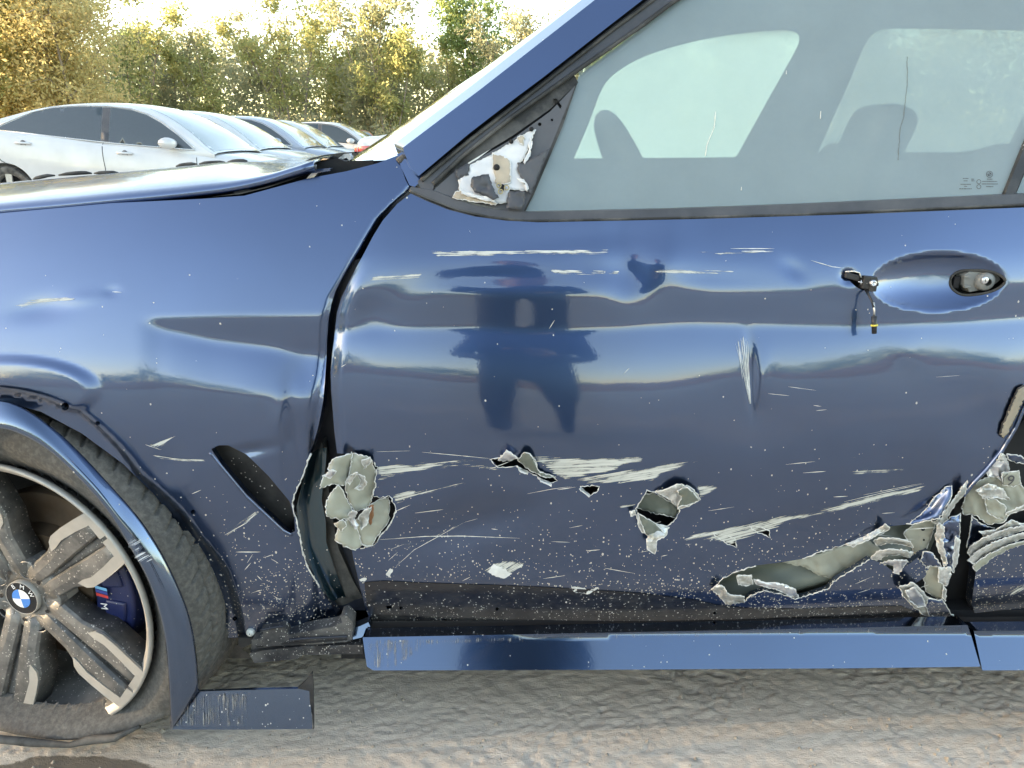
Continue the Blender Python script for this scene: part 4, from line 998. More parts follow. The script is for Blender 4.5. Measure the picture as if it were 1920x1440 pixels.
# tyre: lathe with tread blocks, squashed where it meets the ground
n = 800
TREAD = 0.352
prof = [(0.255, 0.034), (0.264, 0.026), (0.272, 0.020), (0.285, 0.012), (0.305, 0.008), (0.325, 0.011), (0.338, 0.019), (0.3455, 0.028)]
ny = 64
for k in range(ny + 1):
    y = 0.032 + 0.193 * k / ny
    prof.append((TREAD - 0.004 * abs(2 * k / ny - 1) ** 3, y))
prof += [(0.340, 0.240), (0.320, 0.258), (0.285, 0.255), (0.260, 0.235)]
pr = np.array(prof)
A = np.linspace(0, 2 * math.pi, n, endpoint=False)
R = np.repeat(pr[:, 0][:, None], n, 1); Yl = np.repeat(pr[:, 1][:, None], n, 1); AA = np.repeat(A[None], len(pr), 0)
arc = AA * TREAD
yy = Yl - 0.1225
tr = (Yl > 0.030) & (Yl < 0.228)
gro = np.zeros_like(R)
for g0 in (-0.062, -0.020, 0.022, 0.062): gro += np.exp(-((yy - g0) / 0.0038) ** 4)
lat = np.exp(-((((arc * 1.0 + np.abs(yy) * 0.55) % 0.034) - 0.017) / 0.0026) ** 2) * (np.abs(yy) > 0.050)
lat2 = np.exp(-((((arc - yy * 0.8) % 0.019) - 0.0095) / 0.0013) ** 2) * (np.abs(yy) <= 0.058)
R = R - np.where(tr, np.clip(gro + 0.8 * lat + 0.22 * lat2, 0, 1) * 0.010, 0)
sc = (Yl < 0.018) & (R > 0.28)
R = R + np.where(sc, 0.0016 * fbm(AA * 22, Yl * 300, 5, 3), 0); 
TX = R * np.cos(AA); TZ = R * np.sin(AA)
TV = np.stack([TX, Yl, TZ], -1).reshape(-1, 3)
Rm = np.array(MW.to_3x3()); TV = TV @ Rm.T + np.array(MW.translation)
low = np.maximum(0, 0.085 - TV[:, 2])
rel = np.clip(low / 0.13, 0, 1)
axis = Rm @ np.array([0, 1, 0.])
side = np.where((TV - np.array(MW.translation)) @ axis < 0.06, -1.0, 1.0)
TV += axis * (side * rel * 0.055)[:, None]
TV[:, 2] = np.maximum(TV[:, 2] + low * 0.62, 0.004)
tf = [(i * n + k, i * n + (k + 1) % n, (i + 1) * n + (k + 1) % n, (i + 1) * n + k) for i in range(len(pr) - 1) for k in range(n)]
M['tyre'] = simple('dusty_worn_tyre_rubber', (0.080, 0.076, 0.071), 0.85, var=0.15, scale=320, dust=0.22, bump=0.5, bscale=160)
tyre = mesh_obj('tyre', TV, tf, M['tyre'], wheel, True)
tyre['label'] = 'flat, mud-caked tyre'
# spokes
def spoke(phi, parent):
    c, s = math.cos(phi), math.sin(phi)
    def P(u, v, y): return (u * c - v * s, y, u * s + v * c)
    U = [0.038, 0.075, 0.115, 0.155, 0.195, 0.228, 0.256]
    vi = [0.003, 0.004, 0.006, 0.008, 0.010, 0.011, 0.012]
    vo = [0.037, 0.037, 0.039, 0.054, 0.054, 0.052, 0.050]
    yf = [0.024, 0.020, 0.016, 0.012, 0.009, 0.006, 0.004]
    mb = MB()
    for sg in (1, -1):
        rows = []
        for k in range(len(U)):
            y = yf[k]; a, b = vi[k], vo[k]; w = b - a
            rows.append([P(U[k], sg * v, yv) for v, yv in ((a - 0.001, y + 0.032), (a, y + 0.006), (a + 0.0025, y + 0.001), (a + w * 0.5, y - 0.001), (b - 0.003, y + 0.002), (b, y + 0.006), (b + 0.004, y + 0.042))])
        if sg < 0: rows = [r[::-1] for r in rows]
        mb.grid(rows)
        b0 = len(mb.v)
    rows = [[P(U[k], v, yf[k] + 0.013) for v in (-vi[k] - .001, 0, vi[k] + .001)] for k in range(len(U))]
    mb.grid(rows)
    for k in (0.150,):
        pass
    mb.xform(MW)
    o = mb.build('spoke', M['rimgrey'], parent, True, auto=16)
    s_ = o.modifiers.new('thickness', 'SOLIDIFY'); s_.thickness = 0.003; s_.offset = 0
    # machined facets on the outer halves of the two arms, joined along the rim
    mb = MB()
    def facet(pts, t=0.003):
        top = [P(u, v, y - 0.0018) for u, v, y in pts]; bot = [P(u, v, y + t) for u, v, y in pts]
        m = len(pts)
        mb.add(top + bot, [tuple(range(m))] + [(i, (i + 1) % m, (i + 1) % m + m, i + m) for i in range(m)])
    def ya(u): return float(np.interp(u, U, yf))
    for sg in (1, -1):
        f = [(0.136, 0.036), (0.150, 0.036), (0.172, 0.041), (0.215, 0.038), (0.244, 0.034), (0.262, 0.034), (0.262, 0.052), (0.228, 0.055), (0.190, 0.057), (0.160, 0.056), (0.146, 0.050)]
        if sg > 0: f = f[::-1]
        facet([(u, sg * v, ya(u) - 0.0015) for u, v in f])
        g_ = [(0.250, 0.004), (0.263, 0.004), (0.263, 0.036), (0.250, 0.036)]
        if sg > 0: g_ = g_[::-1]
        facet([(u, sg * v, 0.0028) for u, v in g_])
    mb.xform(MW)
    t = mb.build('spoke_facet', M['rimsilver'], parent, False)
    bevel(t, 0.0008, 2)
for k in range(5): spoke(math.radians(36 + 72 * k), wheel)
# wheel bolts holes and valve
for k in range(5):
    w = math.radians(0 + 72 * k)
    c = (0.058 * math.cos(w), 0.0, 0.058 * math.sin(w))
    mb = MB(); mb.lathe([(0.0205, 0.034), (0.0190, 0.0215), (0.0172, 0.0205), (0.0162, 0.0215)], 24, 0, 'y', c); mb.lathe([(0.0162, 0.0215), (0.0150, 0.030), (0.0145, 0.044), (0.0001, 0.045)], 20, 1, 'y', c)
    mb.lathe([(0.0085, 0.043), (0.0085, 0.034), (0.0075, 0.032), (0.0001, 0.032)], 6, 2, 'y', c)
    mb.xform(MW); mb.build('bolt_recess', [M['rimgrey'], M['dark'], M['trimgrey']], wheel, True, auto=40)
    w2 = math.radians(36 + 72 * k); c = (0.050 * math.cos(w2 + 0.1), 0, 0.050 * math.sin(w2 + 0.1))
    mb = MB(); mb.lathe([(0.0042, 0.0205), (0.0001, 0.0203)], 12, 0, 'y', c); mb.xform(MW); mb.build('pin_hole', M['dark'], wheel)
# centre badge: black ring with letters, blue and white quarters
M['badgeblack'] = simple('badge_black', (0.012, 0.012, 0.014), 0.25, var=0.05)
M['badgewhite'] = simple('badge_white', (0.80, 0.80, 0.80), 0.3, var=0.02)
M['badgeblue'] = simple('badge_blue', (0.05, 0.22, 0.62), 0.3, var=0.03)
mb = MB()
mb.lathe([(0.0335, 0.026), (0.0335, 0.0165), (0.0325, 0.0150), (0.0315, 0.0152)], 48, 3)
mb.lathe([(0.0315, 0.0152), (0.0310, 0.0158), (0.0195, 0.0148), (0.0193, 0.0142), (0.0185, 0.0142)], 48, 0)
for k in range(4):
    a0, a1 = k * math.pi / 2 + 0.10, (k + 1) * math.pi / 2 + 0.10
    mb.lathe([(0.0185, 0.0142), (0.009, 0.0136), (0.0002, 0.0134)], 12, 1 if k % 2 == 0 else 2, 'y', (0, 0, 0), a0, a1)
for ch, an in (('B', 125), ('M', 82), ('W', 36)):
    tv, tf_ = text_mesh(ch, 0.0125, 0.0002)
    a = math.radians(an - 8); rot = Matrix.Rotation(a - math.pi / 2, 2)
    pts = []
    for v in tv:
        q = rot @ Vector((v[0], v[1])); pts.append((0.0252 * math.cos(a) + q.x, 0.0144 - v[2], 0.0252 * math.sin(a) + q.y))
    mb.add(pts, tf_, 1)
mb.xform(MW); mb.build('centre_cap', [M['badgeblack'], M['badgewhite'], M['badgeblue'], M['rimsilver']], wheel, True, auto=35)
# brake
mb = MB(); mb.lathe([(0.110, 0.100), (0.112, 0.092), (0.172, 0.092), (0.174, 0.095), (0.174, 0.122)], 72); mb.lathe([(0.110, 0.100), (0.100, 0.070), (0.07, 0.066)], 48)
mb.xform(MW); mb.build('brake_disc', M['disc'], wheel, True, auto=40)
def sector(r0, r1, a0, a1, n=12): return [(r1 * math.cos(a), r1 * math.sin(a)) for a in np.linspace(a0, a1, n)] + [(r0 * math.cos(a), r0 * math.sin(a)) for a in np.linspace(a1, a0, n)]
mb = MB(); mb.prism(sector(0.112, 0.196, -0.62, 0.72)[::-1], 0.058, 0.130, 0, 0.06); mb.xform(MW)
M['caliper'] = simple('dark_blue_caliper', (0.012, 0.020, 0.080), 0.35, var=0.1, speck=0.06)
bevel(mb.build('brake_caliper', M['caliper'], wheel, True, auto=30), 0.006, 3)
mb = MB()
for k in range(2): mb.prism(sector(0.135, 0.180, -0.40 + 0.5 * k, -0.06 + 0.5 * k, 8)[::-1], 0.053, 0.062, 0, 0.12)
mb.xform(MW); bevel(mb.build('caliper_piston_pad', M['caliper'], wheel, True, auto=30), 0.003, 2)
mb = MB()
for k, cm in enumerate((0, 1, 2)):
    u = 0.014 - 0.0075 * k
    mb.add([(0.123, 0.0515, u + 0.006), (0.123, 0.0515, u), (0.147, 0.0515, u - 0.004), (0.147, 0.0515, u + 0.002)], [(0, 1, 2, 3)], cm)
tv, tf_ = text_mesh('M', 0.020, 0.0003)
mb.add([(0.135 + v[1] * 1.0, 0.0512 - v[2], -0.022 - v[0] * 0.9) for v in tv], tf_, 3)
mb.xform(MW)
mb.build('caliper_emblem', [simple('stripe_light_blue', (0.15, 0.45, 0.75), .4), simple('stripe_navy', (0.03, 0.06, 0.30), .4), simple('stripe_red', (0.65, 0.05, 0.05), .4), M['badgewhite']], wheel, False)
mb = MB(); mb.box((0.062, 0.10, -0.155), (0.05, 0.02, 0.025)); mb.xform(MW); bevel(mb.build('rust_bracket', simple('rusty_orange', (0.36, 0.17, 0.07), .8, dust=.3), wheel, False), .003)
# squeezed-out tyre edge on the ground
mb = MB()
P = [at(x, y, -0.075) for x, y in ((-120, 1372), (-40, 1382), (60, 1392), (130, 1397), (165, 1388), (215, 1384), (262, 1362))]
P = [(p[0], p[1], max(p[2], 0.012)) for p in P]
mb.tube(P, [0.005, 0.007, 0.008, 0.005, 0.008, 0.007, 0.003], 10)
sq = mb.build('tyre_bead', M['rubber'], wheel)
# wheel housing
mb = MB(); mb.lathe([(0.43, 0.02), (0.43, 0.55), (0.10, 0.56)], 48, 0, 'y', (WC[0], 0.03, WC[2] + 0.02), -0.35, math.pi + 0.35)
mb.build('wheel_arch_liner', M['rubber'], car)
mb = MB(); mb.box((WC[0] + 0.1, 0.45, 0.30), (0.10, 0.5, 0.06)); mb.build('suspension_arm', M['dark'], car, False)

# ---------------------------------------------------------------- loose wheel-arch trim hanging in front of the wheel
to = [(-260, 905), (-200, 842), (-120, 790), (-50, 760), (0, 751), (51, 772), (103, 810), (154, 859), (206, 916), (257, 972), (298, 1034), (329, 1096), (355, 1162), (367, 1240), (370, 1297)]
ti = [(-200, 950), (-150, 888), (-90, 840), (-40, 808), (0, 798), (51, 816), (103, 849), (154, 900), (206, 957), (242, 1019), (278, 1080), (303, 1152), (314, 1214), (319, 1300), (321, 1368)]
def arr(p, step=14):
    p = np.array(smooth_loop(p, 2, False)); d = np.r_[0, np.cumsum(np.linalg.norm(np.diff(p, axis=0), axis=1))]
    s = np.linspace(0, d[-1], 60); return np.stack([np.interp(s, d, p[:, 0]), np.interp(s, d, p[:, 1])], 1)
to_, ti_ = arr(to), arr(ti)
rows = []
for k in range(60):
    f = k / 59; yb_ = -0.055 - 0.055 * f
    row = []
    for j in range(11):
        t = j / 10; q = to_[k] * (1 - t) + ti_[k] * t
        bulge = 0.003 * math.sin(math.pi * t)
        dep = yb_ + (0.022 - 0.006 * f) * (1 - t) ** 1.15 - bulge
        row.append(tuple(at(q[0], q[1], dep)))
    rows.append(row)
rows = [[tuple(np.array(r[0]) + np.array([0.0, 0.004, 0.0]))] + r + [tuple(np.array(r[-1]) + np.array([0.0, 0.012, 0.0]))] for r in rows]
mb = MB(); mb.grid(rows); trim = mb.build('wheel_arch_trim', M['paint_sill'], car)
fix_normals(trim)
s_ = trim.modifiers.new('thickness', 'SOLIDIFY'); s_.thickness = 0.003; s_.offset = 0
trim['label'] = 'loose blue wheel arch trim hanging in front of the wheel'
foot = sheet('trim_end', [(366, 1297), (450, 1294), (582, 1291), (582, 1310), (586, 1367), (450, 1368), (321, 1368), (321, 1340), (345, 1310)], FnSurf(lambda x, z: -0.106 + 0.34 * (z - 0.1)), M['paint_sill'], trim, step=10, flange=0.005, flange_dir=(0, 1, 0.0))
runs([(325, 1305), (372, 1300), (470, 1298), (460, 1364), (325, 1366)], FnSurf(lambda x, z: -0.107 + 0.34 * (z - 0.1)), trim, -0.001)
sheet('trim_hook', [(558, 1291), (572, 1278), (585, 1262), (587, 1290), (588, 1368), (583, 1366), (580, 1296)], FnSurf(lambda x, z: -0.090 + 0 * x), M['black'], trim, step=8, flange=.006)
TS = FnSurf(lambda x, z: -0.100 + 0 * x)
scr_l = [scrape(zA([(455, 610), (480, 595), (520, 605), (515, 640), (560, 660), (565, 690), (510, 700), (480, 670), (465, 640)]), -30, FnSurf(lambda x, z: -0.1015 + 0 * x, -0.1), trim, 'scr2')]

# ---------------------------------------------------------------- pillar, frames, mirror mount, glass
pil = sheet('windscreen_pillar', [(755, 277), (762, 296), (772, 316), (785, 330), (830, 292), (880, 250), (950, 196), (1017, 146), (1140, 50), (1215, -8), (1310, -80), (1215, -80), (1115, 0), (1055, 47), (900, 168), (820, 228)], S_GRN, M['paint_clean'], car, step=12, off=-0.022, flange=0.06, flange_dir=(-0.4, 1, 0.1))
sheet('pillar_backing', [(740, 300), (800, 345), (900, 270), (1081, 135), (1262, 5), (1380, -80), (1250, -80), (1120, 5), (900, 175)], S_GRN, M['dark'], pil, step=40, off=0.025)
def pil_fn(x, z): return S_GRN.f(x, z) - 0.012
fr = sheet('door_frame', [(783, 340), (795, 326), (880, 258), (1017, 152), (1140, 56), (1230, -12), (1330, -80), (1420, -80), (1262, 0), (1195, 50), (1081, 129), (960, 214), (870, 285), (815, 342), (812, 356), (790, 356)], S_GRN, M['trimgrey'], car, step=12, off=-0.006, flange=0.03)
mb = MB(); tube_on(mb, [(812, 345), (870, 290), (960, 219), (1081, 133), (1195, 54), (1262, 4), (1340, -50)], S_GRN, -0.006, 0.0035, 0.0038, 1, n=8); tube_on(mb, [(790, 338), (880, 263), (1017, 158), (1140, 62), (1230, -5)], S_GRN, -0.009, 0.0030, 0.0033, 1, n=8)
mb.build('frame_seal', M['rubber'], fr)
sheet('pillar_foot', zD([(15, 820), (60, 800), (160, 945), (200, 960), (130, 1030), (95, 1020), (40, 900)]), S_GRN, M['paint_clean'], car, step=6, off=-0.004, flange=.03)
M['mountgrey'] = simple('grey_mirror_plate', (0.075, 0.075, 0.082), 0.5, var=0.08, dust=.08)
hole1 = dot(1012, 233, 3.4); hole2 = dot(1035, 225, 2.4)
plate = sheet('mirror_mount', zD([(245, 1055), (385, 930), (480, 880), (760, 720), (1000, 545), (1165, 375), (1170, 360), (1050, 660), (880, 1080), (830, 1185), (790, 1190), (640, 1165), (450, 1120), (300, 1075)]), S_GRN, M['mountgrey'], car, [dot(995.5, 241.5, 3.4), dot(958.5, 265, 3.6), hole1, hole2, zD([(1020, 465), (1040, 462), (1075, 510), (1065, 530), (1045, 500)])], step=8, off=-0.004, flange=0.006)
sheet('corner_seal', zD([(150, 1040), (240, 1050), (480, 870), (760, 700), (1000, 530), (1180, 360), (1150, 300), (800, 560), (400, 860)]), S_GRN, M['rubber'], car, step=12, off=0.001)
plate['label'] = 'bare mirror mount plate with broken casting'
sheet('plate_backing', zD([(250, 1050), (480, 890), (1160, 380), (830, 1180)]), S_GRN, M['dark'], plate, step=20, off=0.008)
def mp(poly, seed, mat, base, crumple=.002, cs=10, name='broken_piece', **k): return petal(name, zD(poly), S_GRN, plate, mat=M[mat], base=base, crumple=crumple, cs=cs, seed=seed, **k)
M['cast'] = simple('white_casting', (0.62, 0.62, 0.63), 0.45, var=0.10, scale=40, dust=.12)
M['tanfoam'] = simple('tan_residue', (0.42, 0.35, 0.27), 0.8, var=0.15)
mp([(905, 662), (840, 690), (760, 740), (640, 815), (490, 890), (470, 950), (410, 985), (420, 1050), (480, 1085), (560, 1100), (640, 1130), (715, 1135), (735, 1045), (800, 1050), (860, 1055), (855, 1010), (800, 945), (790, 900), (830, 840), (880, 720)], 101, 'cast', .010, name='mirror_casting')
mp([(630, 815), (690, 830), (742, 862), (745, 1000), (690, 1015), (645, 1010), (632, 900)], 102, 'tanfoam', .0125, .001)
mp([(780, 715), (830, 690), (835, 755), (805, 750)], 103, 'tanfoam', .0122, .001)
mp([(495, 972), (600, 950), (615, 990), (640, 1060), (662, 1095), (640, 1110), (520, 1065), (490, 1030)], 104, 'trimgrey', .020, .006, edge=M['trimgrey'])
mp([(735, 1062), (835, 1060), (835, 1100), (820, 1170), (720, 1165), (722, 1120)], 105, 'trimgrey', .018, .003, edge=M['trimgrey'])
mp([(790, 880), (850, 870), (985, 790), (870, 1080), (830, 1000), (795, 940)], 106, 'mountgrey', .014, .002, edge=M['trimgrey'])
mp([(395, 1060), (440, 1050), (470, 1090), (560, 1110), (660, 1135), (650, 1145), (450, 1115), (370, 1100)], 107, 'tanfoam', .013, .002)
mp([(420, 1035), (445, 1060), (540, 1085), (640, 1110), (640, 1130), (470, 1085), (430, 1070)], 108, 'cast', .018, .003)
mp([(790, 975), (830, 985), (860, 1030), (850, 1060), (835, 1010), (800, 990)], 109, 'cast', .018, .002)
mp([(870, 720), (885, 740), (870, 830), (835, 880), (830, 870), (862, 800)], 110, 'cast', .014, .002)
mp([(385, 930), (470, 880), (480, 910), (470, 950), (410, 980)], 111, 'trimgrey', .011, .002, edge=M['trimgrey'])
mb = MB()
for (x, y, r) in ((655, 905, .0052), (690, 1030, .0045), (880, 658, .0036), (750, 738, .0036), (690, 1045, .003)):
    q = zD([(x, y)])[0]; c = on_surf(np.array([q[0]]), np.array([q[1]]), S_GRN, -.0145)[0]
    mb.lathe([(r, 0.002), (r, -0.0006), (0.0001, -0.0008)], 14, 0, 'y', tuple(c))
o = mb.build('screw_bores', M['dark'], plate); o['kind'] = 'stuff'
M['brass'] = simple('dull_brass_nut', (0.42, 0.36, 0.22), 0.5, metal=.5)
for (x, y) in ((670, 1020), (680, 1060), (720, 1035)):
    q = zD([(x, y)])[0]; c = on_surf(np.array([q[0]]), np.array([q[1]]), S_GRN, -.018)[0]
    mb = MB(); mb.lathe([(.0045, .002), (.0045, -.001), (.0028, -.001), (.0026, .001)], 8, 0, 'y', tuple(c)); mb.build('broken_stud', M['brass'], plate, False)
belt = sheet('belt_moulding', [(770, 350), (812, 357), (850, 372), (890, 385), (930, 393), (985, 397), (1200, 393), (1500, 383), (1885, 365), (2150, 352), (2150, 371), (1885, 385), (1500, 402), (1200, 410), (985, 414), (920, 407), (860, 394), (800, 371), (768, 357)], S_GRN, M['trimgrey'], car, step=9, off=-0.010, flange=0.03)
mb = MB(); tube_on(mb, [(768, 357), (800, 371.5), (860, 394.5), (920, 407.5), (985, 414.5), (1200, 410.5), (1500, 402.5), (1885, 385.5), (2150, 371.5)], S_GRN, -0.008, 0.0026, 0.0028, 1, n=8); mb.build('belt_seal', M['rubber'], belt)

def fogged(name, tint, fog, f0, f1, trl, zfade=None):
    m, nt, b = newmat(name); nt.nodes.remove(b)
    out = nt.nodes['Material Output']
    co = objco(nt)
    tr = N(nt, 'ShaderNodeBsdfTransparent'); tr.inputs[0].default_value = tint + (1,)
    df = N(nt, 'ShaderNodeBsdfDiffuse'); df.inputs[0].default_value = fog + (1,)
    tl = N(nt, 'ShaderNodeBsdfTranslucent'); tl.inputs[0].default_value = fog + (1,)
    mx = N(nt, 'ShaderNodeMixShader'); mx.inputs[0].default_value = trl
    nt.links.new(df.outputs[0], mx.inputs[1]); nt.links.new(tl.outputs[0], mx.inputs[2])
    n = noise_n(nt, co, 5, 5, 0.6); fine = noise_n(nt, co, 160, 3, 0.6)
    fac = maprange(nt, math_n(nt, 'MULTIPLY_ADD', fine, 0.08, n), 0.35, 0.75, f0, f1)
    m2 = N(nt, 'ShaderNodeMixShader'); nt.links.new(fac, m2.inputs[0]); nt.links.new(tr.outputs[0], m2.inputs[1]); nt.links.new(mx.outputs[0], m2.inputs[2])
    gl = N(nt, 'ShaderNodeBsdfGlossy'); gl.inputs['Roughness'].default_value = 0.03
    fr_ = N(nt, 'ShaderNodeFresnel'); fr_.inputs[0].default_value = 1.5
    m3 = N(nt, 'ShaderNodeMixShader'); nt.links.new(fr_.outputs[0], m3.inputs[0]); nt.links.new(m2.outputs[0], m3.inputs[1]); nt.links.new(gl.outputs[0], m3.inputs[2])
    nt.links.new(m3.outputs[0], out.inputs[0])
    return m
M['fogglass'] = fogged('fogged_side_glass', (0.70, 0.80, 0.76), (0.52, 0.645, 0.68), 0.45, 0.52, 0.25)
M['oppglass'] = fogged('fogged_far_glass', (0.70, 0.85, 0.72), (0.84, 0.97, 0.76), 0.80, 0.95, 0.85)
M['oppglass2'] = fogged('tinted_far_glass', (0.25, 0.30, 0.28), (0.40, 0.45, 0.40), 0.50, 0.65, 0.85)
M['screen'] = fogged('dusty_windscreen', (0.6, 0.68, 0.64), (0.80, 0.82, 0.78), 0.55, 0.8, 0.3)
glass = sheet('side_window', [(1081, 131), (1086, 140), (1040, 258), (985, 398), (1200, 394), (1500, 384), (1888, 366), (1925, 272), (2010, 85), (2075, -80), (1380, -80), (1262, 2), (1195, 52)], S_GRN, M['fogglass'], car, step=16, off=0.004)
glass['label'] = 'fogged front door window'
bp = sheet('window_pillar_trim', [(1884, 366), (1903, 365), (1940, 275), (2025, 85), (2090, -80), (2072, -80), (2006, 85), (1921, 274)], S_GRN, M['black'], car, step=14, off=-0.004, flange=.02)
rg = sheet('rear_window', [(1905, 364), (2700, 330), (2700, -80), (2092, -80), (2027, 85), (1942, 275)], S_GRN, M['fogglass'], car, step=40, off=0.004)
sheet('glass_run', zD([(1165, 360), (1180, 345), (1080, 640), (895, 1080), (840, 1188), (826, 1188), (880, 1080), (1050, 660)]), S_GRN, M['rubber'], car, step=8, off=0.000)
# etched marks in the corner of the glass
mb = MB(); gs = 0.0032
def gdash(x0, y0, x1, y1, w): 
    a = on_surf(np.array([x0, x1, x1, x0], float), np.array([y0 - w, y1 - w, y1 + w, y0 + w], float), S_GRN, gs - .0002); mb.add([tuple(q) for q in a], [(0, 1, 2, 3)])
def zH(L): return z2(L, 1300, 0, 3.0968)
def ring(cx, cy, r, w=0.5):
    q = zH([(cx, cy)])[0]; rr = r / 3.0968
    P = [on_surf(np.array([q[0] + k * math.cos(t)]), np.array([q[1] + k * math.sin(t)]), S_GRN, gs - .0002)[0] for t in np.linspace(0, 2 * math.pi, 25) for k in (rr - w, rr + w)]
    mb.add([tuple(p) for p in P], [(2 * i, 2 * i + 1, 2 * i + 3, 2 * i + 2) for i in range(24)])
ring(1720, 1012, 18); ring(1720, 1012, 10, .4); ring(1658, 1055, 12); ring(1658, 1084, 12)
gg = np.random.default_rng(8)
for (x0, x1, y) in ((1705, 1738, 1040), (1678, 1765, 1053), (1675, 1768, 1068), (1700, 1742, 1083), (1570, 1592, 1050), (1552, 1612, 1070), (1575, 1590, 1082), (1545, 1616, 1096), (1565, 1597, 1036), (1615, 1632, 1040), (1615, 1632, 1050)):
    x = x0
    while x < x1:
        w = gg.uniform(3, 8); q = zH([(x, y), (min(x + w, x1), y)]); gdash(*q[0], *q[1], 0.8); x += w + gg.uniform(1.5, 3)
mb.add(*(lambda v, f: ([tuple(on_surf(np.array([zH([(1720, 1012)])[0][0] + p[0] * 1000]), np.array([zH([(1720, 1012)])[0][1] - p[1] * 1000]), S_GRN, gs - .0002)[0]) for p in v], f))([(0, 0, 0), (0.0032, 0, 0), (0.002, 0.0024, 0), (0, 0.0032, 0), (-0.0032, 0, 0), (-.002, -.0024, 0), (0, -.0032, 0)], [(0, 1, 2, 3), (0, 4, 5, 6)]))
o = mb.build('etched_marks', M['trimgrey'], glass, False); o['kind'] = 'stuff'
M['sealgrey2'] = simple('grey_water_trail', (0.14, 0.16, 0.165), 0.3)
# water trails on the glass
mb = MB()
for ln in (zH([(130, 648), (122, 740), (95, 800), (80, 840), (70, 905)]), zH([(740, 645), (738, 690)]), zH([(280, 1085), (278, 1105)]), zH([(540, 410), (540, 430)])):
    tube_on(mb, ln, S_GRN, gs, 0.0004, 0.0009, 3)
mb.build('water_trails', M['torn'], glass)['kind'] = 'stuff'
mb = MB(); tube_on(mb, zH([(1243, 330), (1245, 460), (1235, 560), (1220, 690), (1200, 750), (1195, 850), (1190, 930)]), S_GRN, gs, 0.0003, 0.0006, 4, jit=.4)
mb.build('drip_trail', M['sealgrey2'], glass)

# ---------------------------------------------------------------- cabin seen through the fogged glass
M['cabin'] = simple('dark_grey_cabin_trim', (0.055, 0.058, 0.064), 0.7, var=0.1)
M['leather'] = simple('black_leather', (0.022, 0.022, 0.024), 0.5, var=0.15)
w1 = smooth_loop([(1100, 297), (1080, 297), (1076, 297), (1080, 288), (1108, 222), (1128, 165), (1150, 138), (1200, 108), (1260, 88), (1330, 71), (1420, 59), (1484, 56), (1499, 66), (1498, 84), (1455, 160), (1384, 288), (1380, 294), (1374, 295)], 2)
w2 = smooth_loop([(1545, 286), (1534, 286), (1536, 280), (1560, 225), (1590, 160), (1617, 92), (1634, 62), (1665, 51), (1905, 56), (2010, 60), (1960, 285)], 2)
far = sheet('far_side', [(700, 340), (880, 310), (1000, 240), (1100, 130), (1250, 20), (1380, -50), (2300, -50), (2300, 900), (700, 900)], S_OPP, M['cabin'], car, [w1, w2], step=36, off=-0.05, analytic=False)
far['label'] = 'far side of the cabin with fogged windows'
sheet('far_front_window', w1, S_OPP, M['oppglass'], far, step=40, off=-0.02, analytic=False)
sheet('far_rear_window', w2, S_OPP, M['oppglass2'], far, step=40, off=-0.02, analytic=False)
# outer skin of the far side, roof, rear
mb = MB()
rows = []
for X in np.linspace(0.38, 2.6, 12):
    dz = -0.03 * ((X - 1.2) / 1.2) ** 2
    rows.append([(X, 0.295 + 0.0, 1.475 + dz), (X, 0.36, 1.545 + dz), (X, 0.6, 1.585 + dz), (X, 0.95, 1.595 + dz), (X, 1.3, 1.585 + dz), (X, 1.54, 1.545 + dz), (X, 1.62, 1.47 + dz)])
mb.grid(rows); roof = mb.build('roof', M['paint_clean'], car)
mb = MB(); mb.grid([[(p[0], p[1], p[2] - 0.03) for p in r] for r in rows]); mb.build('headliner', M['cabin'], roof)
mb = MB(); mb.grid([[(X, CAR_W - 0.01, 0.2), (X, CAR_W, 0.5), (X, CAR_W - .03, .75), (X, CAR_W - .06, .88)] for X in np.linspace(-1.5, 2.6, 12)]); mb.build('far_body_side', M['paint'], car)
mb = MB(); mb.box((2.6, 0.95, 0.85), (0.04, 1.4, 1.3)); mb.build('cabin_rear_wall', M['cabin'], car, False)
def soft_box(mb_name, c, d, parent, mat, rot=None, r=0.04, taper=1.0):
    mb = MB(); mb.box(c, d, 0, rot, taper); o = mb.build(mb_name, mat, parent, True); bevel(o, r, 4); return o
for sy, nm in ((0.50, 'front_seat'), (1.38, 'front_seat')):
    st = soft_box(nm, (0.62, sy, 0.52), (0.52, 0.50, 0.16), car, M['leather'])
    rot = Matrix.Rotation(math.radians(18), 3, 'Y')
    soft_box('seat_back', (1.06, sy, 0.77), (0.15, 0.48, 0.62), st, M['leather'], rot, 0.05, 0.85)
    soft_box('headrest', (1.19, sy, 1.10), (0.13, 0.27, 0.17), st, M['leather'], rot, 0.05)
# steering wheel
mb = MB(); mb.lathe([(0.180 + 0.021 * math.cos(t), 0.019 * math.sin(t)) for t in np.linspace(0, 2 * math.pi, 11)], 48, 0, 'z')
mb.xform(Matrix.Translation((0.265, 0.44, 0.955)) @ Matrix.Rotation(math.radians(64), 4, 'Y'))
sw = mb.build('steering_wheel', M['leather'], car)
mb = MB(); mb.lathe([(0.001, 0.02), (0.05, 0.02), (0.07, 0.0), (0.05, -0.05), (0.03, -0.25)], 24, 0, 'z'); mb.box((0, 0.1, 0), (0.03, 0.16, 0.015)); mb.box((0, -0.1, 0), (0.03, 0.16, 0.015)); mb.box((0.1, 0, 0), (0.16, 0.03, 0.015))
mb.xform(Matrix.Translation((0.265, 0.44, 0.955)) @ Matrix.Rotation(math.radians(64), 4, 'Y')); mb.build('wheel_hub', M['leather'], sw)
soft_box('dashboard', (-0.06, 0.95, 0.86), (0.42, 1.5, 0.26), car, M['cabin'])
soft_box('centre_console', (0.5, 0.94, 0.52), (0.9, 0.22, 0.34), car, M['cabin'])
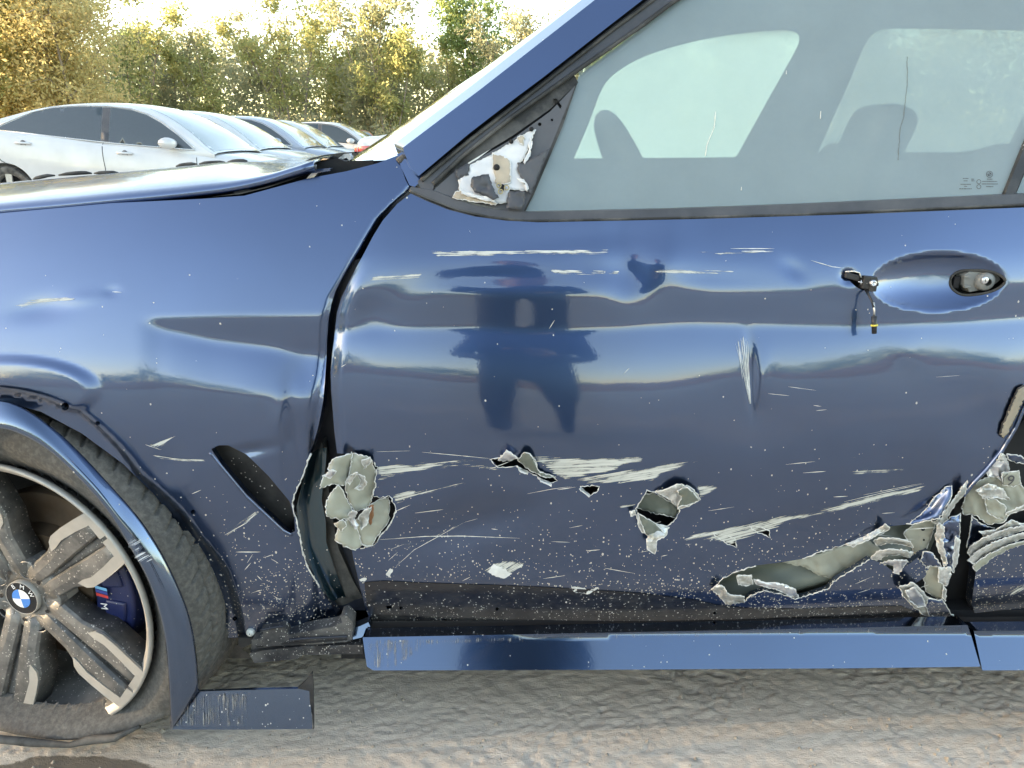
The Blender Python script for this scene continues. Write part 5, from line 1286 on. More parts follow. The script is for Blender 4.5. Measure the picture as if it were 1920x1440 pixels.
dc = sheet('door_card', [(820, 385), (985, 420), (1900, 390), (2500, 380), (2500, 800), (800, 800)], FnSurf(lambda x, z: 0.15 + 0 * x), M['cabin'], car, step=60)

# ---------------------------------------------------------------- bonnet, cowl, windscreen
lip = [(-900, 520), (-700, 470), (-300, 422), (0, 393), (100, 385), (208, 374), (292, 367), (375, 358), (437, 350), (500, 336), (542, 322), (587, 308)]
lp = arr(lip)
NEAR = np.array([at(q[0], q[1], 0.100) for q in lp])
def crown(X): return 0.966 + 0.066 * (X + 1.42) - 0.22 * np.maximum(0, -1.35 - X) ** 2
rows = []
for k, p in enumerate(NEAR):
    X, _, z = p
    zc = float(crown(X - 0.05)); rise = 0.032 * (1 - float(ss(lp[k][0], 330, 575)))
    row = [(X, 0.112, z - 0.008), (X, 0.105, z - 0.003), (X, 0.106, z), (X - .001, 0.125, z + 0.002 + rise * .14), (X - .003, 0.16, z + 0.003 + rise * .34)]
    for y in (0.25, 0.36, 0.5, 0.65, 0.8, 0.95, 1.1, 1.25, 1.4, 1.55, 1.66):
        t = (y - 0.16) / 0.79; bump = 0.010 * math.exp(-((y - 0.42) / 0.10) ** 2) + 0.010 * math.exp(-((y - 1.46) / 0.10) ** 2)
        tt = min(1, t if t <= 1 else 2 - t)
        sag = -0.012 * math.sin(t * 2.2)
        back = -0.10 * math.sin(math.pi * min(1, (y - .1) / 1.7)) * (k / 59.0)
        sh = z + 0.003 + rise * float(np.interp(y, [.16, .25, .36], [.34, .75, 1.0])); tt = float(ss((y if y < .95 else 1.9 - y), .36, .95))
        row.append((X + back, y, sh * (1 - tt) + zc * tt + 0.003 * float(fbm(X * 6, y * 6, 9, 3))))
    row += [(X, 1.75, z), (X, 1.76, z - .03)]
    rows.append(row)
mb = MB(); mb.grid(rows); hood = mb.build('hood', M['paint_clean'], car); fix_normals(hood)
hood['label'] = 'dusty blue hood bent up at its rear corner'
s_ = hood.modifiers.new('thickness', 'SOLIDIFY'); s_.thickness = 0.004; s_.offset = 1
M['sealgrey'] = simple('grey_hood_seal', (0.085, 0.085, 0.09), 0.6, dust=.2)
sheet('hood_seal', [(120, 388), (250, 379), (375, 364), (437, 356), (500, 341), (545, 325), (588, 309), (588, 318), (550, 335), (500, 352), (450, 364), (375, 371), (250, 381)], FnSurf(lambda x, z: 0.112 + 0 * x), M['sealgrey'], hood, step=8, off=0.0, flange=.02)
# under-hood dark fill between hood and wing
sheet('engine_bay', [(-600, 440), (0, 385), (400, 350), (590, 305), (700, 300), (720, 420), (-600, 600)], FnSurf(lambda x, z: 0.17 + 0 * x), M['dark'], car, step=50)
# dark rubber strips along the far hood edge
for a in ([(62, 333), (90, 327), (150, 322), (190, 322), (226, 321)], [(330, 309), (360, 305), (400, 303), (440, 300), (467, 299)]):
    for i in range(3):
        f0, f1 = i / 3, (i + 1) / 3 - 0.03
        A_ = np.array(a, float); s = np.linspace(0, 1, len(a)); px = lambda f: (np.interp(f, s, A_[:, 0]), np.interp(f, s, A_[:, 1]))
        P = []
        for f in np.linspace(f0, f1, 6):
            q = px(f); P.append(tuple(at(q[0], q[1] + (2 if f0 < f < f1 else 3.0), 0.44)))
        mb = MB(); mb.tube(P, [0.0015, 0.0035, 0.004, 0.004, 0.0035, 0.0015], 8); mb.build('rubber_strip', M['rubber'], hood)
# windscreen
ne = arr([(742, 300), (760, 284), (830, 228), (905, 170), (1060, 50), (1120, 4), (1200, -62)]); ce = arr([(640, 304), (690, 276), (800, 201), (900, 134), (1000, 66), (1092, 4), (1180, -55)])
rows = []
for k in range(60):
    f = k / 59.0
    n_ = at(ne[k, 0] + 6, ne[k, 1] + 4, 0.135 + 0.20 * f); c_ = at(ce[k, 0], ce[k, 1], 0.62 + 0.06 * f)
    q1 = n_ * 0.5 + c_ * 0.5 + np.array([-0.020, -0.06, 0.006]); q2 = np.array([c_[0] + 0.01, 0.95, c_[2] + 0.012])
    far_ = [np.array([v[0], CAR_W - v[1], v[2]]) for v in (c_, q1, n_)]
    rows.append([tuple(v) for v in (n_, q1, c_, q2)] + [tuple(v) for v in far_])
mb = MB(); mb.grid(rows[::4] + [rows[-1]])
ws = mb.build('windscreen', M['screen'], car); sub = ws.modifiers.new('sub', 'SUBSURF'); sub.levels = 2; sub.render_levels = 2
mb = MB(); mb.tube([tuple(np.array(r[0]) + np.array([0.0, -0.004, 0.0])) for r in rows[::3]], 0.007, 8)
mb.build('windscreen_seal', M['rubber'], ws)
# cowl: black plenum, wiper arm stub, aluminium bracket
def cw(name, poly, Y, mat, fl=.02, cr=0.0, tilt=0.0): return sheet(name, poly, FnSurf(lambda x, z: Y + tilt * (z - 1.0) + 0 * x, Y), M[mat], car, step=6, flange=fl, crumple=cr, analytic=False)
def zI(L): return z2(L, 500, 230, 6.4)
cw('cowl_panel', zI([(425, 510), (430, 480), (520, 430), (700, 385), (900, 360), (1100, 348), (1215, 345), (1180, 400), (1020, 400), (900, 430), (700, 450), (560, 500)]), 0.55, 'black')
cw('cowl_panel', zI([(560, 540), (700, 450), (860, 430), (960, 470), (1000, 500), (860, 600), (600, 650), (500, 700), (440, 700)]), 0.30, 'dark')
cw('hinge_bracket', zI([(450, 705), (540, 600), (615, 600), (560, 670), (500, 690)]), 0.14, 'alu')
cw('hood_hinge', zI([(560, 560), (760, 545), (765, 575), (640, 600), (530, 610)]), 0.135, 'paint_clean')
cw('cowl_casting', zI([(705, 620), (760, 580), (860, 520), (1000, 480), (960, 530), (870, 600), (740, 628)]), 0.20, 'cast', cr=.006)
cw('wiper_pivot', zI([(845, 440), (930, 375), (990, 370), (1020, 430), (990, 460), (960, 420), (900, 440), (880, 470)]), 0.34, 'cast', cr=.004)
mb = MB(); mb.box((-1.2, 0.95, 0.62), (0.9, 1.5, 0.5)); mb.build('engine_block', M['dark'], car, False)
# front end beyond the wing
fb = sheet('front_bumper', [(-642, 470), (-620, 900), (-560, 1210), (-420, 1232), (-430, 1290), (-900, 1290), (-1050, 900), (-1000, 560)], FnSurf(lambda x, z: 0.02 + 0.6 * np.maximum(0, -1.25 - x) ** 2 + 0.0 * z, 0.1), M['paint'], car, step=40, flange=.02)
# ================================================================== ground
def axis_pts(a, b, h, far, k=1.16):
    c = list(np.arange(a, b, h)); s = h; x = c[-1]; R_ = []
    while x < far: s *= k; x += s; R_.append(x)
    s = h; x = a; L_ = []
    while x > -far: s *= k; x -= s; L_.append(x)
    return np.array(L_[::-1] + c + R_)
gx = axis_pts(-1.5, 1.5, 0.0048, 900); gy = axis_pts(-0.70, 0.45, 0.0048, 900)
GX, GY = np.meshgrid(gx, gy, indexing='ij')
near = np.exp(-(np.maximum(0, np.abs(GX) - 1.5) / 1.5) ** 2) * np.exp(-(np.maximum(0, np.abs(GY + 0.1) - 0.65) / 1.2) ** 2)
wx = GX + 0.03 * fbm(GX * 9, GY * 9, 1, 2); wy = GY + 0.03 * fbm(GX * 9, GY * 9, 2, 2)
h = 0.016 * fbm(GX * 3, GY * 6, 3, 3)
r1 = np.abs(fbm(wx * 13, wy * 34, 4, 3)); h -= 0.006 * np.exp(-(r1 / 0.030) ** 2) * ss(fbm(GX * 4, GY * 4, 6, 2), -0.15, 0.1)
h += 0.006 * fbm(wx * 46, wy * 84, 7, 4) + 0.009 * fbm(GX * 85, GY * 115, 8, 3) - 0.006 * np.exp(-(np.abs(fbm(wx * 30, wy * 78, 19, 3)) / 0.03) ** 2) * ss(fbm(GX * 5, GY * 7, 16, 2), -0.1, 0.1)
# rolled tread print running alongside the car
tb = np.exp(-(np.maximum(0, np.abs(wy + 0.20) - 0.13) / 0.03) ** 2) + np.exp(-(np.maximum(0, np.abs(wy - 0.17) - 0.10) / 0.03) ** 2)
ch = np.abs(((wx * 1.0 + np.abs(wy + 0.20) * 0.9) % 0.062) - 0.031) / 0.031
h += tb * (-0.002 + 0.0042 * ss(ch, 0.35, 0.65) * ss(fbm(wx * 7, wy * 7, 12, 3), -0.08, 0.12))
# smooth wet hollow at the lower left, dent under the tyre
px_, py_ = proj(GX, GY, 0 * GX)
wet = np.exp(-(((GX + 0.80) / 0.15) ** 2 + ((GY + 0.085) / 0.035) ** 2) ** 1.5)
h = h * (1 - 0.9 * np.clip(wet * 1.3, 0, 1)) - 0.006 * wet
h = 0.38 * h * near
GV = np.stack([GX, GY, h - 0.006], -1).reshape(-1, 3)
ni, nj = GX.shape
ii, jj = np.meshgrid(np.arange(ni - 1), np.arange(nj - 1), indexing='ij')
q = np.stack([ii * nj + jj, (ii + 1) * nj + jj, (ii + 1) * nj + jj + 1, ii * nj + jj + 1], -1).reshape(-1, 4)
me = bpy.data.meshes.new('ground')
me.vertices.add(len(GV)); me.vertices.foreach_set('co', GV.ravel().astype(np.float32))
me.loops.add(q.size); me.loops.foreach_set('vertex_index', q.ravel().astype(np.int32))
me.polygons.add(len(q)); me.polygons.foreach_set('loop_start', np.arange(0, q.size, 4, dtype=np.int32)); me.polygons.foreach_set('loop_total', np.full(len(q), 4, np.int32))
me.polygons.foreach_set('use_smooth', np.ones(len(q), bool)); me.update(calc_edges=True)
def ground_mat():
    m, nt, b = newmat('dried_mud')
    co = objco(nt)
    n1 = noise_n(nt, co, 2.2, 6, 0.6); n2 = noise_n(nt, co, 90, 6, 0.68, (0.45, 1, 1)); n3 = noise_n(nt, co, 380, 3, 0.6)
    c = ramp_n(nt, n1, [(0.3, (0.55, 0.465, 0.385)), (0.55, (0.64, 0.545, 0.455)), (0.75, (0.67, 0.59, 0.51))])
    c = mix_n(nt, maprange(nt, n2, 0.35, 0.68, 0, 0.5), c, (0.40, 0.34, 0.28))
    c = mix_n(nt, maprange(nt, n3, 0.52, 0.7, 0, 0.5), c, (0.56, 0.50, 0.43))
    d = N(nt, 'ShaderNodeValue'); d.outputs[0].default_value = 0.10
    c = mix_n(nt, specks(nt, co, 110, 0.45, d.outputs[0]), c, (0.52, 0.46, 0.40))
    # wet patch with its own outline
    sep = N(nt, 'ShaderNodeSeparateXYZ'); nt.links.new(co, sep.inputs[0])
    ex = math_n(nt, 'DIVIDE', math_n(nt, 'ADD', sep.outputs[0], 0.80), 0.15); ey = math_n(nt, 'DIVIDE', math_n(nt, 'ADD', sep.outputs[1], 0.085), 0.035)
    r = math_n(nt, 'ADD', math_n(nt, 'MULTIPLY', ex, ex), math_n(nt, 'MULTIPLY', ey, ey))
    r = math_n(nt, 'ADD', r, math_n(nt, 'MULTIPLY_ADD', noise_n(nt, co, 16, 5, 0.6), 2.4, -1.2))
    wetm = maprange(nt, r, 0.95, 0.75, 0, 1)
    c = mix_n(nt, wetm, c, (0.17, 0.14, 0.11))
    nt.links.new(c, b.inputs['Base Color'])
    nt.links.new(maprange(nt, wetm, 0, 1, 0.9, 0.42), b.inputs['Roughness'])
    setp(b, spec=0.3)
    bump_n(nt, math_n(nt, 'MULTIPLY_ADD', n3, 0.4, n2), 0.60, 0.005, b)
    return m
me.materials.append(ground_mat())
ground = link('ground', me); tag(ground, 'dried grey-brown mud with rutted tyre prints', 'ground', kind='structure')
# pebbles and clods
M['clod'] = simple('mud_clod', (0.34, 0.29, 0.24), 0.9, var=.3, scale=60, bump=.6)
mb = MB(); g = np.random.default_rng(3)
for k in range(900):
    x = g.uniform(-1.3, 1.3); y = g.uniform(-0.62, 0.10); s = g.uniform(0.0016, 0.0045) * (1 if g.random() < .93 else 1.7)
    zz = float(GV.reshape(ni, nj, 3)[np.searchsorted(gx, x), np.searchsorted(gy, y), 2])
    ring0 = [(x + s * math.cos(t) * g.uniform(.7, 1.2), y + s * math.sin(t) * g.uniform(.7, 1.2), zz) for t in np.linspace(0, 2 * math.pi, 7)[:-1]]
    mb.add(ring0 + [(x + g.normal(0, s * .2), y, zz + s * g.uniform(.7, 1.2))], [(i, (i + 1) % 6, 6) for i in range(6)])
o = mb.build('pebbles', M['clod'], None, False); tag(o, 'small pebbles and clods scattered over the mud', 'pebbles', kind='stuff')
# ================================================================== parked cars beyond
M['glassdark'] = simple('dark_car_glass', (0.035, 0.045, 0.050), 0.05, var=0.05, coat=1.0)
m_, nt_, b_ = newmat('pale_windscreen'); setp(b_, base=(0.16, 0.20, 0.19), rough=0.12, coat=1.0, coatr=0.03)
nt_.links.new(mix_n(nt_, maprange(nt_, noise_n(nt_, objco(nt_), 3, 4), .3, .7, 0, 1), (0.10, 0.13, 0.125), (0.17, 0.20, 0.19)), b_.inputs['Base Color'])
M['glasspale'] = m_
M['chrome'] = simple('window_chrome', (0.6, 0.6, 0.6), 0.25, metal=0.9)
M['alloy'] = simple('silver_alloy', (0.52, 0.51, 0.49), 0.35, metal=0.4, dust=.3)
M['tyre_far'] = simple('road_tyre', (0.035, 0.034, 0.033), 0.8, dust=.4)
M['lamp_red'] = simple('red_tail_lamp', (0.55, 0.03, 0.025), 0.2, var=.1, coat=1)
M['lamp_clear'] = simple('clear_lamp', (0.6, 0.62, 0.62), 0.15, var=.05, coat=1)
M['arch_black'] = simple('wheel_well_black', (0.012, 0.012, 0.012), 0.9)
def carpaint(name, c, dusty=0.3):
    return paint(name, c, flake=0.0, rough=0.35, dirty=0.5, zlo=0.1, zhi=0.7, dust_top=0.25, dlo=0.1, coati=1.45)
XT = [-2.42, -2.36, -2.25, -1.8, -1.2, 0, 1.0, 1.6, 2.1, 2.32, 2.40]
ZT = [0.86, 1.02, 1.085, 1.105, 1.075, .985, .925, .87, .775, .66, .54]
HW = [0.68, 0.76, 0.82, .890, .905, .91, .905, .885, .80, .66, .52]
def zt(x): return float(np.interp(x, XT, ZT))
def hw(x): return float(np.interp(x, XT, HW))
def sect(x, lift):
    z = zt(x) + 0; w = hw(x)
    return [(0.0, .17), (w * .88, .17), (w * .955, .24), (w * .985, .36), (w, .56), (w * .992, z - .20), (w * .972, z - .10), (w * .945, z - .035), (w * .90, z - .004), (w * .60, z + .018), (0.0, z + .03)]
def side_y(x, z):
    s = sect(x, 0); zz = [p[1] for p in s[1:9]]; yy = [p[0] for p in s[1:9]]
    return float(np.interp(z, zz, yy))
XR = [-2.0, -1.7, -1.35, -1.05, -.75, -.4, .0, .3, .52, .72, .95, 1.18, 1.34]
ZR = [1.09, 1.17, 1.285, 1.375, 1.43, 1.465, 1.475, 1.455, 1.405, 1.315, 1.185, 1.03, .87]
_xr = np.linspace(-2.0, 1.34, 60); _k = np.ones(7) / 7
_zr = np.convolve(np.pad(np.interp(_xr, XR, ZR), 3, mode='edge'), _k, 'valid')
def zr(x): return float(np.interp(x, _xr, _zr))
def ys(z): t = max(0.0, (z - .93) / .54); return 0.845 - 0.275 * t ** 1.2
def parked_car(loc, rz, paintmat, label, name='parked_car', group=None, detail=True, hs=1.0, light='f', body_glass=None, nose=0.0):
    root = empty(name, loc, rz); root.rotation_euler.y = math.radians(nose); tag(root, label, 'car', group)
    def MBb(mb, nm, mats, parent=root, smooth=True, auto=None):
        if hs != 1.0: mb.v = [(p[0], p[1], p[2] * hs) for p in mb.v]
        return mb.build(nm, mats, parent, smooth, world=False, auto=auto)
    # lower body
    xs = np.concatenate([np.linspace(-2.42, -2.2, 5), np.linspace(-2.1, 2.1, 30), np.linspace(2.18, 2.40, 5)])
    mb = MB(); rows = []
    for x in xs:
        s = sect(x, 0); rows.append([(x, -p[0], p[1]) for p in s] + [(x, p[0], p[1]) for p in s[::-1][1:-1]])
    nj = len(rows[0]); V_ = [p for r in rows for p in r]
    F_ = [(i * nj + j, (i + 1) * nj + j, (i + 1) * nj + (j + 1) % nj, i * nj + (j + 1) % nj) for i in range(len(rows) - 1) for j in range(nj)]
    F_ += [tuple(range(nj)), tuple((len(rows) - 1) * nj + j for j in range(nj))[::-1]]
    mb.add(V_, F_); body = MBb(mb, 'body', [paintmat, M['arch_black']]); fix_normals(body)
    if detail:
        cut = MB()
        for x in (1.42, -1.38):
            for sy in (-1, 1): cut.lathe([(0.001, -.2), (.365, -.2), (.365, .2), (.001, .2)], 36, 0, 'y', (x, sy * .85, .33))
        co_ = cut.build('cutter', M['arch_black'], None); co_.data.materials.clear(); fix_normals(co_)
        co_.location = (0, 0, 0)
        keep = root.location.copy(), root.rotation_euler.copy(); root.location = (0, 0, 0); root.rotation_euler = (0, 0, 0)
        bm_ = body.modifiers.new('b', 'BOOLEAN'); bm_.object = co_; bm_.operation = 'DIFFERENCE'; bm_.solver = 'EXACT'
        bpy.context.view_layer.update(); apply_mods(body); bpy.data.objects.remove(co_)
        root.location, root.rotation_euler = keep
        body.data.set_sharp_from_angle(angle=math.radians(40))
    # greenhouse
    mb = MB(); rows = []
    for x in np.linspace(-2.0, 1.34, 40):
        zb = zt(x) - 0.03; zt_ = max(zr(x), zb + 0.012); pts = []
        for t in np.linspace(0, 1, 6): z = zb + (zt_ - .035 * min(1, (zt_ - zb) * 3) - zb) * t; pts.append((ys(z), z))
        e = ys(zt_); pts += [(e - .03, zt_ - .012), (e - .09, zt_ + .004), (e * .5, zt_ + .02), (0, zt_ + .026)]
        rows.append([(x, -p[0], p[1]) for p in pts] + [(x, p[0], p[1]) for p in pts[::-1][1:]])
    mb.grid(rows); cab = MBb(mb, 'roof', [paintmat]); fix_normals(cab)
    def side_poly(nm, poly, mat, parent, off, sy, ysf):
        p = resample(poly, .06); V, Fc, lo = triangulate([(a * 1000, b * 1000) for a, b in p], [], 70)
        V = V / 1000.0
        mb = MB(); mb.add([(a, sy * (ysf(a, b) + off), b) for a, b in V], [tuple(f) for f in Fc]); return MBb(mb, nm, [mat], parent)
    gl = body_glass or M['glassdark']
    wr = [(-1.52, 1.10), (-1.30, 1.205), (-1.05, 1.32), (-.80, 1.388), (-.45, 1.418), (-.17, 1.425), (-.13, 1.01), (-.8, 1.055), (-1.2, 1.085)]
    wf = [(-.06, 1.425), (.2, 1.405), (.42, 1.35), (.62, 1.26), (.86, 1.115), (1.06, .965), (.5, .965), (-.02, 1.005)]
    for sy in (-1, 1):
        side_poly('window', wr, gl, cab, .006, sy, lambda a, b: ys(b)); side_poly('window', wf, gl, cab, .006, sy, lambda a, b: ys(b))
        side_poly('pillar_trim', [(-.165, 1.424), (-.065, 1.424), (-.025, 1.006), (-.125, 1.012)], M['trimgrey'], cab, .005, sy, lambda a, b: ys(b))
        mb = MB()
        P = [(-1.56, 1.10), (-1.32, 1.215), (-1.07, 1.325), (-.80, 1.40), (-.45, 1.433), (-.1, 1.44), (.2, 1.42), (.43, 1.365), (.64, 1.27), (.88, 1.12), (1.09, .97)]
        mb.tube([(a, sy * (ys(b) + .006), b) for a, b in P], .007, 5); mb.tube([(a, sy * (ys(b) + .008), b) for a, b in ((-1.56, 1.095), (-.8, 1.045), (0, .992), (1.09, .950))], .008, 5)
        MBb(mb, 'window_trim', [M['chrome'] if detail else M['trimgrey']], cab)
        if detail:
            mb = MB()
            for ln in ([(-.10, .99), (-.07, .7), (-.05, .3)], [(1.10, .945), (1.12, .75), (1.08, .40)], [(-1.50, 1.07), (-1.56, .95), (-1.42, .72), (-1.12, .56), (-.98, .35)]):
                q = resample(ln, .05, False); mb.tube([(a, sy * (side_y(a, b) + .0005), b) for a, b in q], .0045, 5)
            MBb(mb, 'door_gap', [M['dark']], body)
            for hx, hz in ((-1.10, .945), (.20, .875)):
                mb = MB(); y0 = side_y(hx, hz); mb.tube([(hx - .10, sy * (y0 + .005), hz), (hx - .08, sy * (y0 + .028), hz + .002), (hx, sy * (y0 + .033), hz + .003), (hx + .08, sy * (y0 + .028), hz + .002), (hx + .10, sy * (y0 + .005), hz)], [.012, .015, .016, .015, .012], 8)
                mb.lathe([(.001, 0), (.04, -.001), (.042, .0)], 16, 1, 'y', (hx, sy * (y0 + .003), hz - .004)); MBb(mb, 'door_handle', [paintmat, M['trimgrey']], body)
        mb = MB(); q = []
        for u in np.linspace(0, 1, 7):
            r = [(.0, 0)] 
        mb.lathe([(.001, -.11), (.055, -.10), (.078, -.05), (.085, .02), (.07, .08), (.001, .09)], 14, 0, 'y', (0, 0, 0))
        mb.v = [(p[0] * 1.25 + .80, sy * (.93 + .0 + (p[1] + .02)), p[2] * .85 + 1.02) for p in mb.v]
        mb.box((.80, sy * .83, .975), (.06, .10, .03)); MBb(mb, 'door_mirror', [paintmat], body)
    def top_patch(nm, x0, x1, inset, mat, n=12):
        mb = MB(); rows = []
        for x in np.linspace(x0, x1, n):
            z = zr(x); e = ys(z) - inset; rows.append([(x, e * t, z + .029 - .026 * abs(t) ** 2.5) for t in np.linspace(-1, 1, 9)])
        mb.grid(rows); return MBb(mb, nm, [mat], cab)
    top_patch('windscreen', .40, 1.31, .075, M['glasspale']); top_patch('rear_glass', -1.86, -1.08, .10, gl)
    # lamps
    for sy in (-1, 1):
        mb = MB(); rows = []
        for x in np.linspace(-2.44, -2.12, 7): rows.append([(x - .004, sy * (side_y(max(x, -2.42), z) + .006), z) for z in (.80, .86, .92, .95)])
        mb.grid(rows); MBb(mb, 'tail_lamp', [M['lamp_red']], body)
        mb = MB(); mb.grid([[(x, sy * (side_y(x, z) + .006), z) for z in (.58, .64, .69)] for x in np.linspace(1.85, 2.36, 7)]); MBb(mb, 'head_lamp', [M['lamp_clear']], body)
    # wheels
    for x in (1.42, -1.38):
        for sy in (-1, 1):
            if not detail and sy > 0: continue
            mb = MB(); mb.lathe([(.225, .01), (.26, -.012), (.30, -.010), (.325, .02), (.328, .19), (.30, .21)], 40, 0, 'y'); mb.lathe([(.225, .012), (.215, .03), (.205, .16)], 40, 1, 'y'); mb.lathe([(.205, .09), (.001, .09)], 24, 2, 'y'); mb.lathe([(.06, .03), (.05, .012), (.001, .010)], 20, 1, 'y')
            for k in range(5):
                a = 2 * math.pi * k / 5 + .3; c, s = math.cos(a), math.sin(a)
                def Pq(u, v, y): return (u * c - v * s, y, u * s + v * c)
                mb.add([Pq(.04, -.032, .012), Pq(.04, .032, .012), Pq(.225, .045, .014), Pq(.225, -.045, .014), Pq(.04, -.03, .05), Pq(.04, .03, .05), Pq(.225, .03, .05), Pq(.225, -.03, .05)], [(0, 1, 2, 3), (0, 4, 5, 1), (1, 5, 6, 2), (2, 6, 7, 3), (3, 7, 4, 0)], 1)
            mb.v = [(p[0] + x, sy * (.885 - p[1]), p[2] + .33) for p in mb.v]
            MBb(mb, 'wheel', [M['tyre_far'], M['alloy'], M['dark']], body, True, auto=40)
    return root
PW = carpaint('white_car_paint', (0.56, 0.56, 0.57)); PW2 = carpaint('off_white_car_paint', (0.53, 0.54, 0.54)); PS = carpaint('pale_silver_blue_paint', (0.33, 0.37, 0.44)); PR = carpaint('red_car_paint', (0.42, 0.04, 0.04))
G1 = 'cars parked side by side beyond the hood'
parked_car((-5.16, 9.40, 0.05), math.radians(-1.5), PW, 'white sedan with dark side windows, nearest of the parked row beyond the hood', 'parked_sedan', G1, nose=2.3)
parked_car((-5.55, 12.3, 0.06), math.radians(-1.5), PW2, 'white sedan just behind the nearest one, its pale windscreen showing', 'parked_sedan', G1, nose=2.3)
parked_car((-5.6, 15.2, 0.06), math.radians(-1.5), PS, 'silver-blue sedan, third car of the parked row', 'parked_sedan', G1, nose=2.3)
parked_car((-5.75, 17.7, 0.05), math.radians(-1.5), PW2, 'white sedan fourth in the parked row, mostly hidden behind the silver-blue one', 'parked_sedan', G1, detail=False, nose=2.3)
parked_car((-5.20, 20.4, 0.06), math.radians(-1.5), PW, 'white sedan, farthest of the parked row, with its roof over the others', 'parked_sedan', G1, detail=False, nose=2.3)
parked_car((-0.30, 12.6, 0.03), math.radians(0), PW2, 'white sedan showing its red tail lamp beside the blue windscreen', 'parked_sedan', detail=True)
parked_car((-6.9, 32.0, 0.0), math.radians(-70), PR, 'far red car with a pale roof at the foot of the trees', 'parked_car', detail=False)
parked_car((-13.4, 18.0, 0.0), math.radians(-4), PW, 'white car peeking in at the left edge below the golden trees', 'parked_sedan', detail=False)
# ================================================================== trees
def leaf_mat(name, c1, c2, c3):
    c1, c2, c3 = [tuple(x * k for x in c) for c, k in ((c1, 2.7), (c2, 2.3), (c3, 1.8))]
    m, nt, b = newmat(name); nt.nodes.remove(b); out = nt.nodes['Material Output']
    geo = N(nt, 'ShaderNodeNewGeometry'); co = objco(nt)
    c = ramp_n(nt, geo.outputs['Random Per Island'], [(0.0, c1), (0.5, c2), (1.0, c3)])
    n = noise_n(nt, co, 0.8, 3); c = mix_n(nt, maprange(nt, n, .35, .65, 0, .45), c, c1)
    d = N(nt, 'ShaderNodeBsdfDiffuse'); t = N(nt, 'ShaderNodeBsdfTranslucent'); mx = N(nt, 'ShaderNodeMixShader'); mx.inputs[0].default_value = 0.48
    nt.links.new(c, d.inputs[0]); nt.links.new(mix_n(nt, .4, c, (c3[0] * 1.05, c3[1] * 1.1, c3[2])), t.inputs[0]); nt.links.new(d.outputs[0], mx.inputs[1]); nt.links.new(t.outputs[0], mx.inputs[2])
    nt.links.new(mx.outputs[0], out.inputs[0]); return m
LM = {'green': leaf_mat('green_leaves', (0.065, 0.095, 0.040), (0.11, 0.14, 0.060), (0.18, 0.20, 0.08)),
      'yellow': leaf_mat('yellowing_leaves', (0.12, 0.135, 0.06), (0.18, 0.185, 0.085), (0.25, 0.225, 0.11)),
      'golden': leaf_mat('golden_leaves', (0.18, 0.165, 0.08), (0.25, 0.215, 0.105), (0.31, 0.235, 0.12)),
      'grey': leaf_mat('dull_olive_leaves', (0.10, 0.11, 0.07), (0.15, 0.155, 0.10), (0.21, 0.19, 0.12))}
M['bark'] = simple('pale_bark', (0.24, 0.20, 0.16), 0.9, var=.3, scale=8, bump=.5, bscale=30)
def cards(C, size, g, flat=0.0):
    n = len(C); s = size * g.uniform(.6, 1.4, n)
    a = g.normal(0, 1, (n, 3)); a /= np.linalg.norm(a, axis=1)[:, None]; b = g.normal(0, 1, (n, 3)); b -= a * (a * b).sum(1)[:, None]; b /= np.linalg.norm(b, axis=1)[:, None]
    V = np.stack([C - a * s[:, None], C + b * s[:, None] * .45, C + a * s[:, None], C - b * s[:, None] * .45], 1).reshape(-1, 3)
    return V, np.arange(4 * n).reshape(-1, 4)
def quick_mesh(name, V, Q, mat):
    me = bpy.data.meshes.new(name)
    me.vertices.add(len(V)); me.vertices.foreach_set('co', V.ravel().astype(np.float32)); me.loops.add(Q.size); me.loops.foreach_set('vertex_index', Q.ravel().astype(np.int32))
    me.polygons.add(len(Q)); me.polygons.foreach_set('loop_start', np.arange(0, Q.size, 4, dtype=np.int32)); me.polygons.foreach_set('loop_total', np.full(len(Q), 4, np.int32)); me.update(calc_edges=True)
    me.materials.append(mat); return me
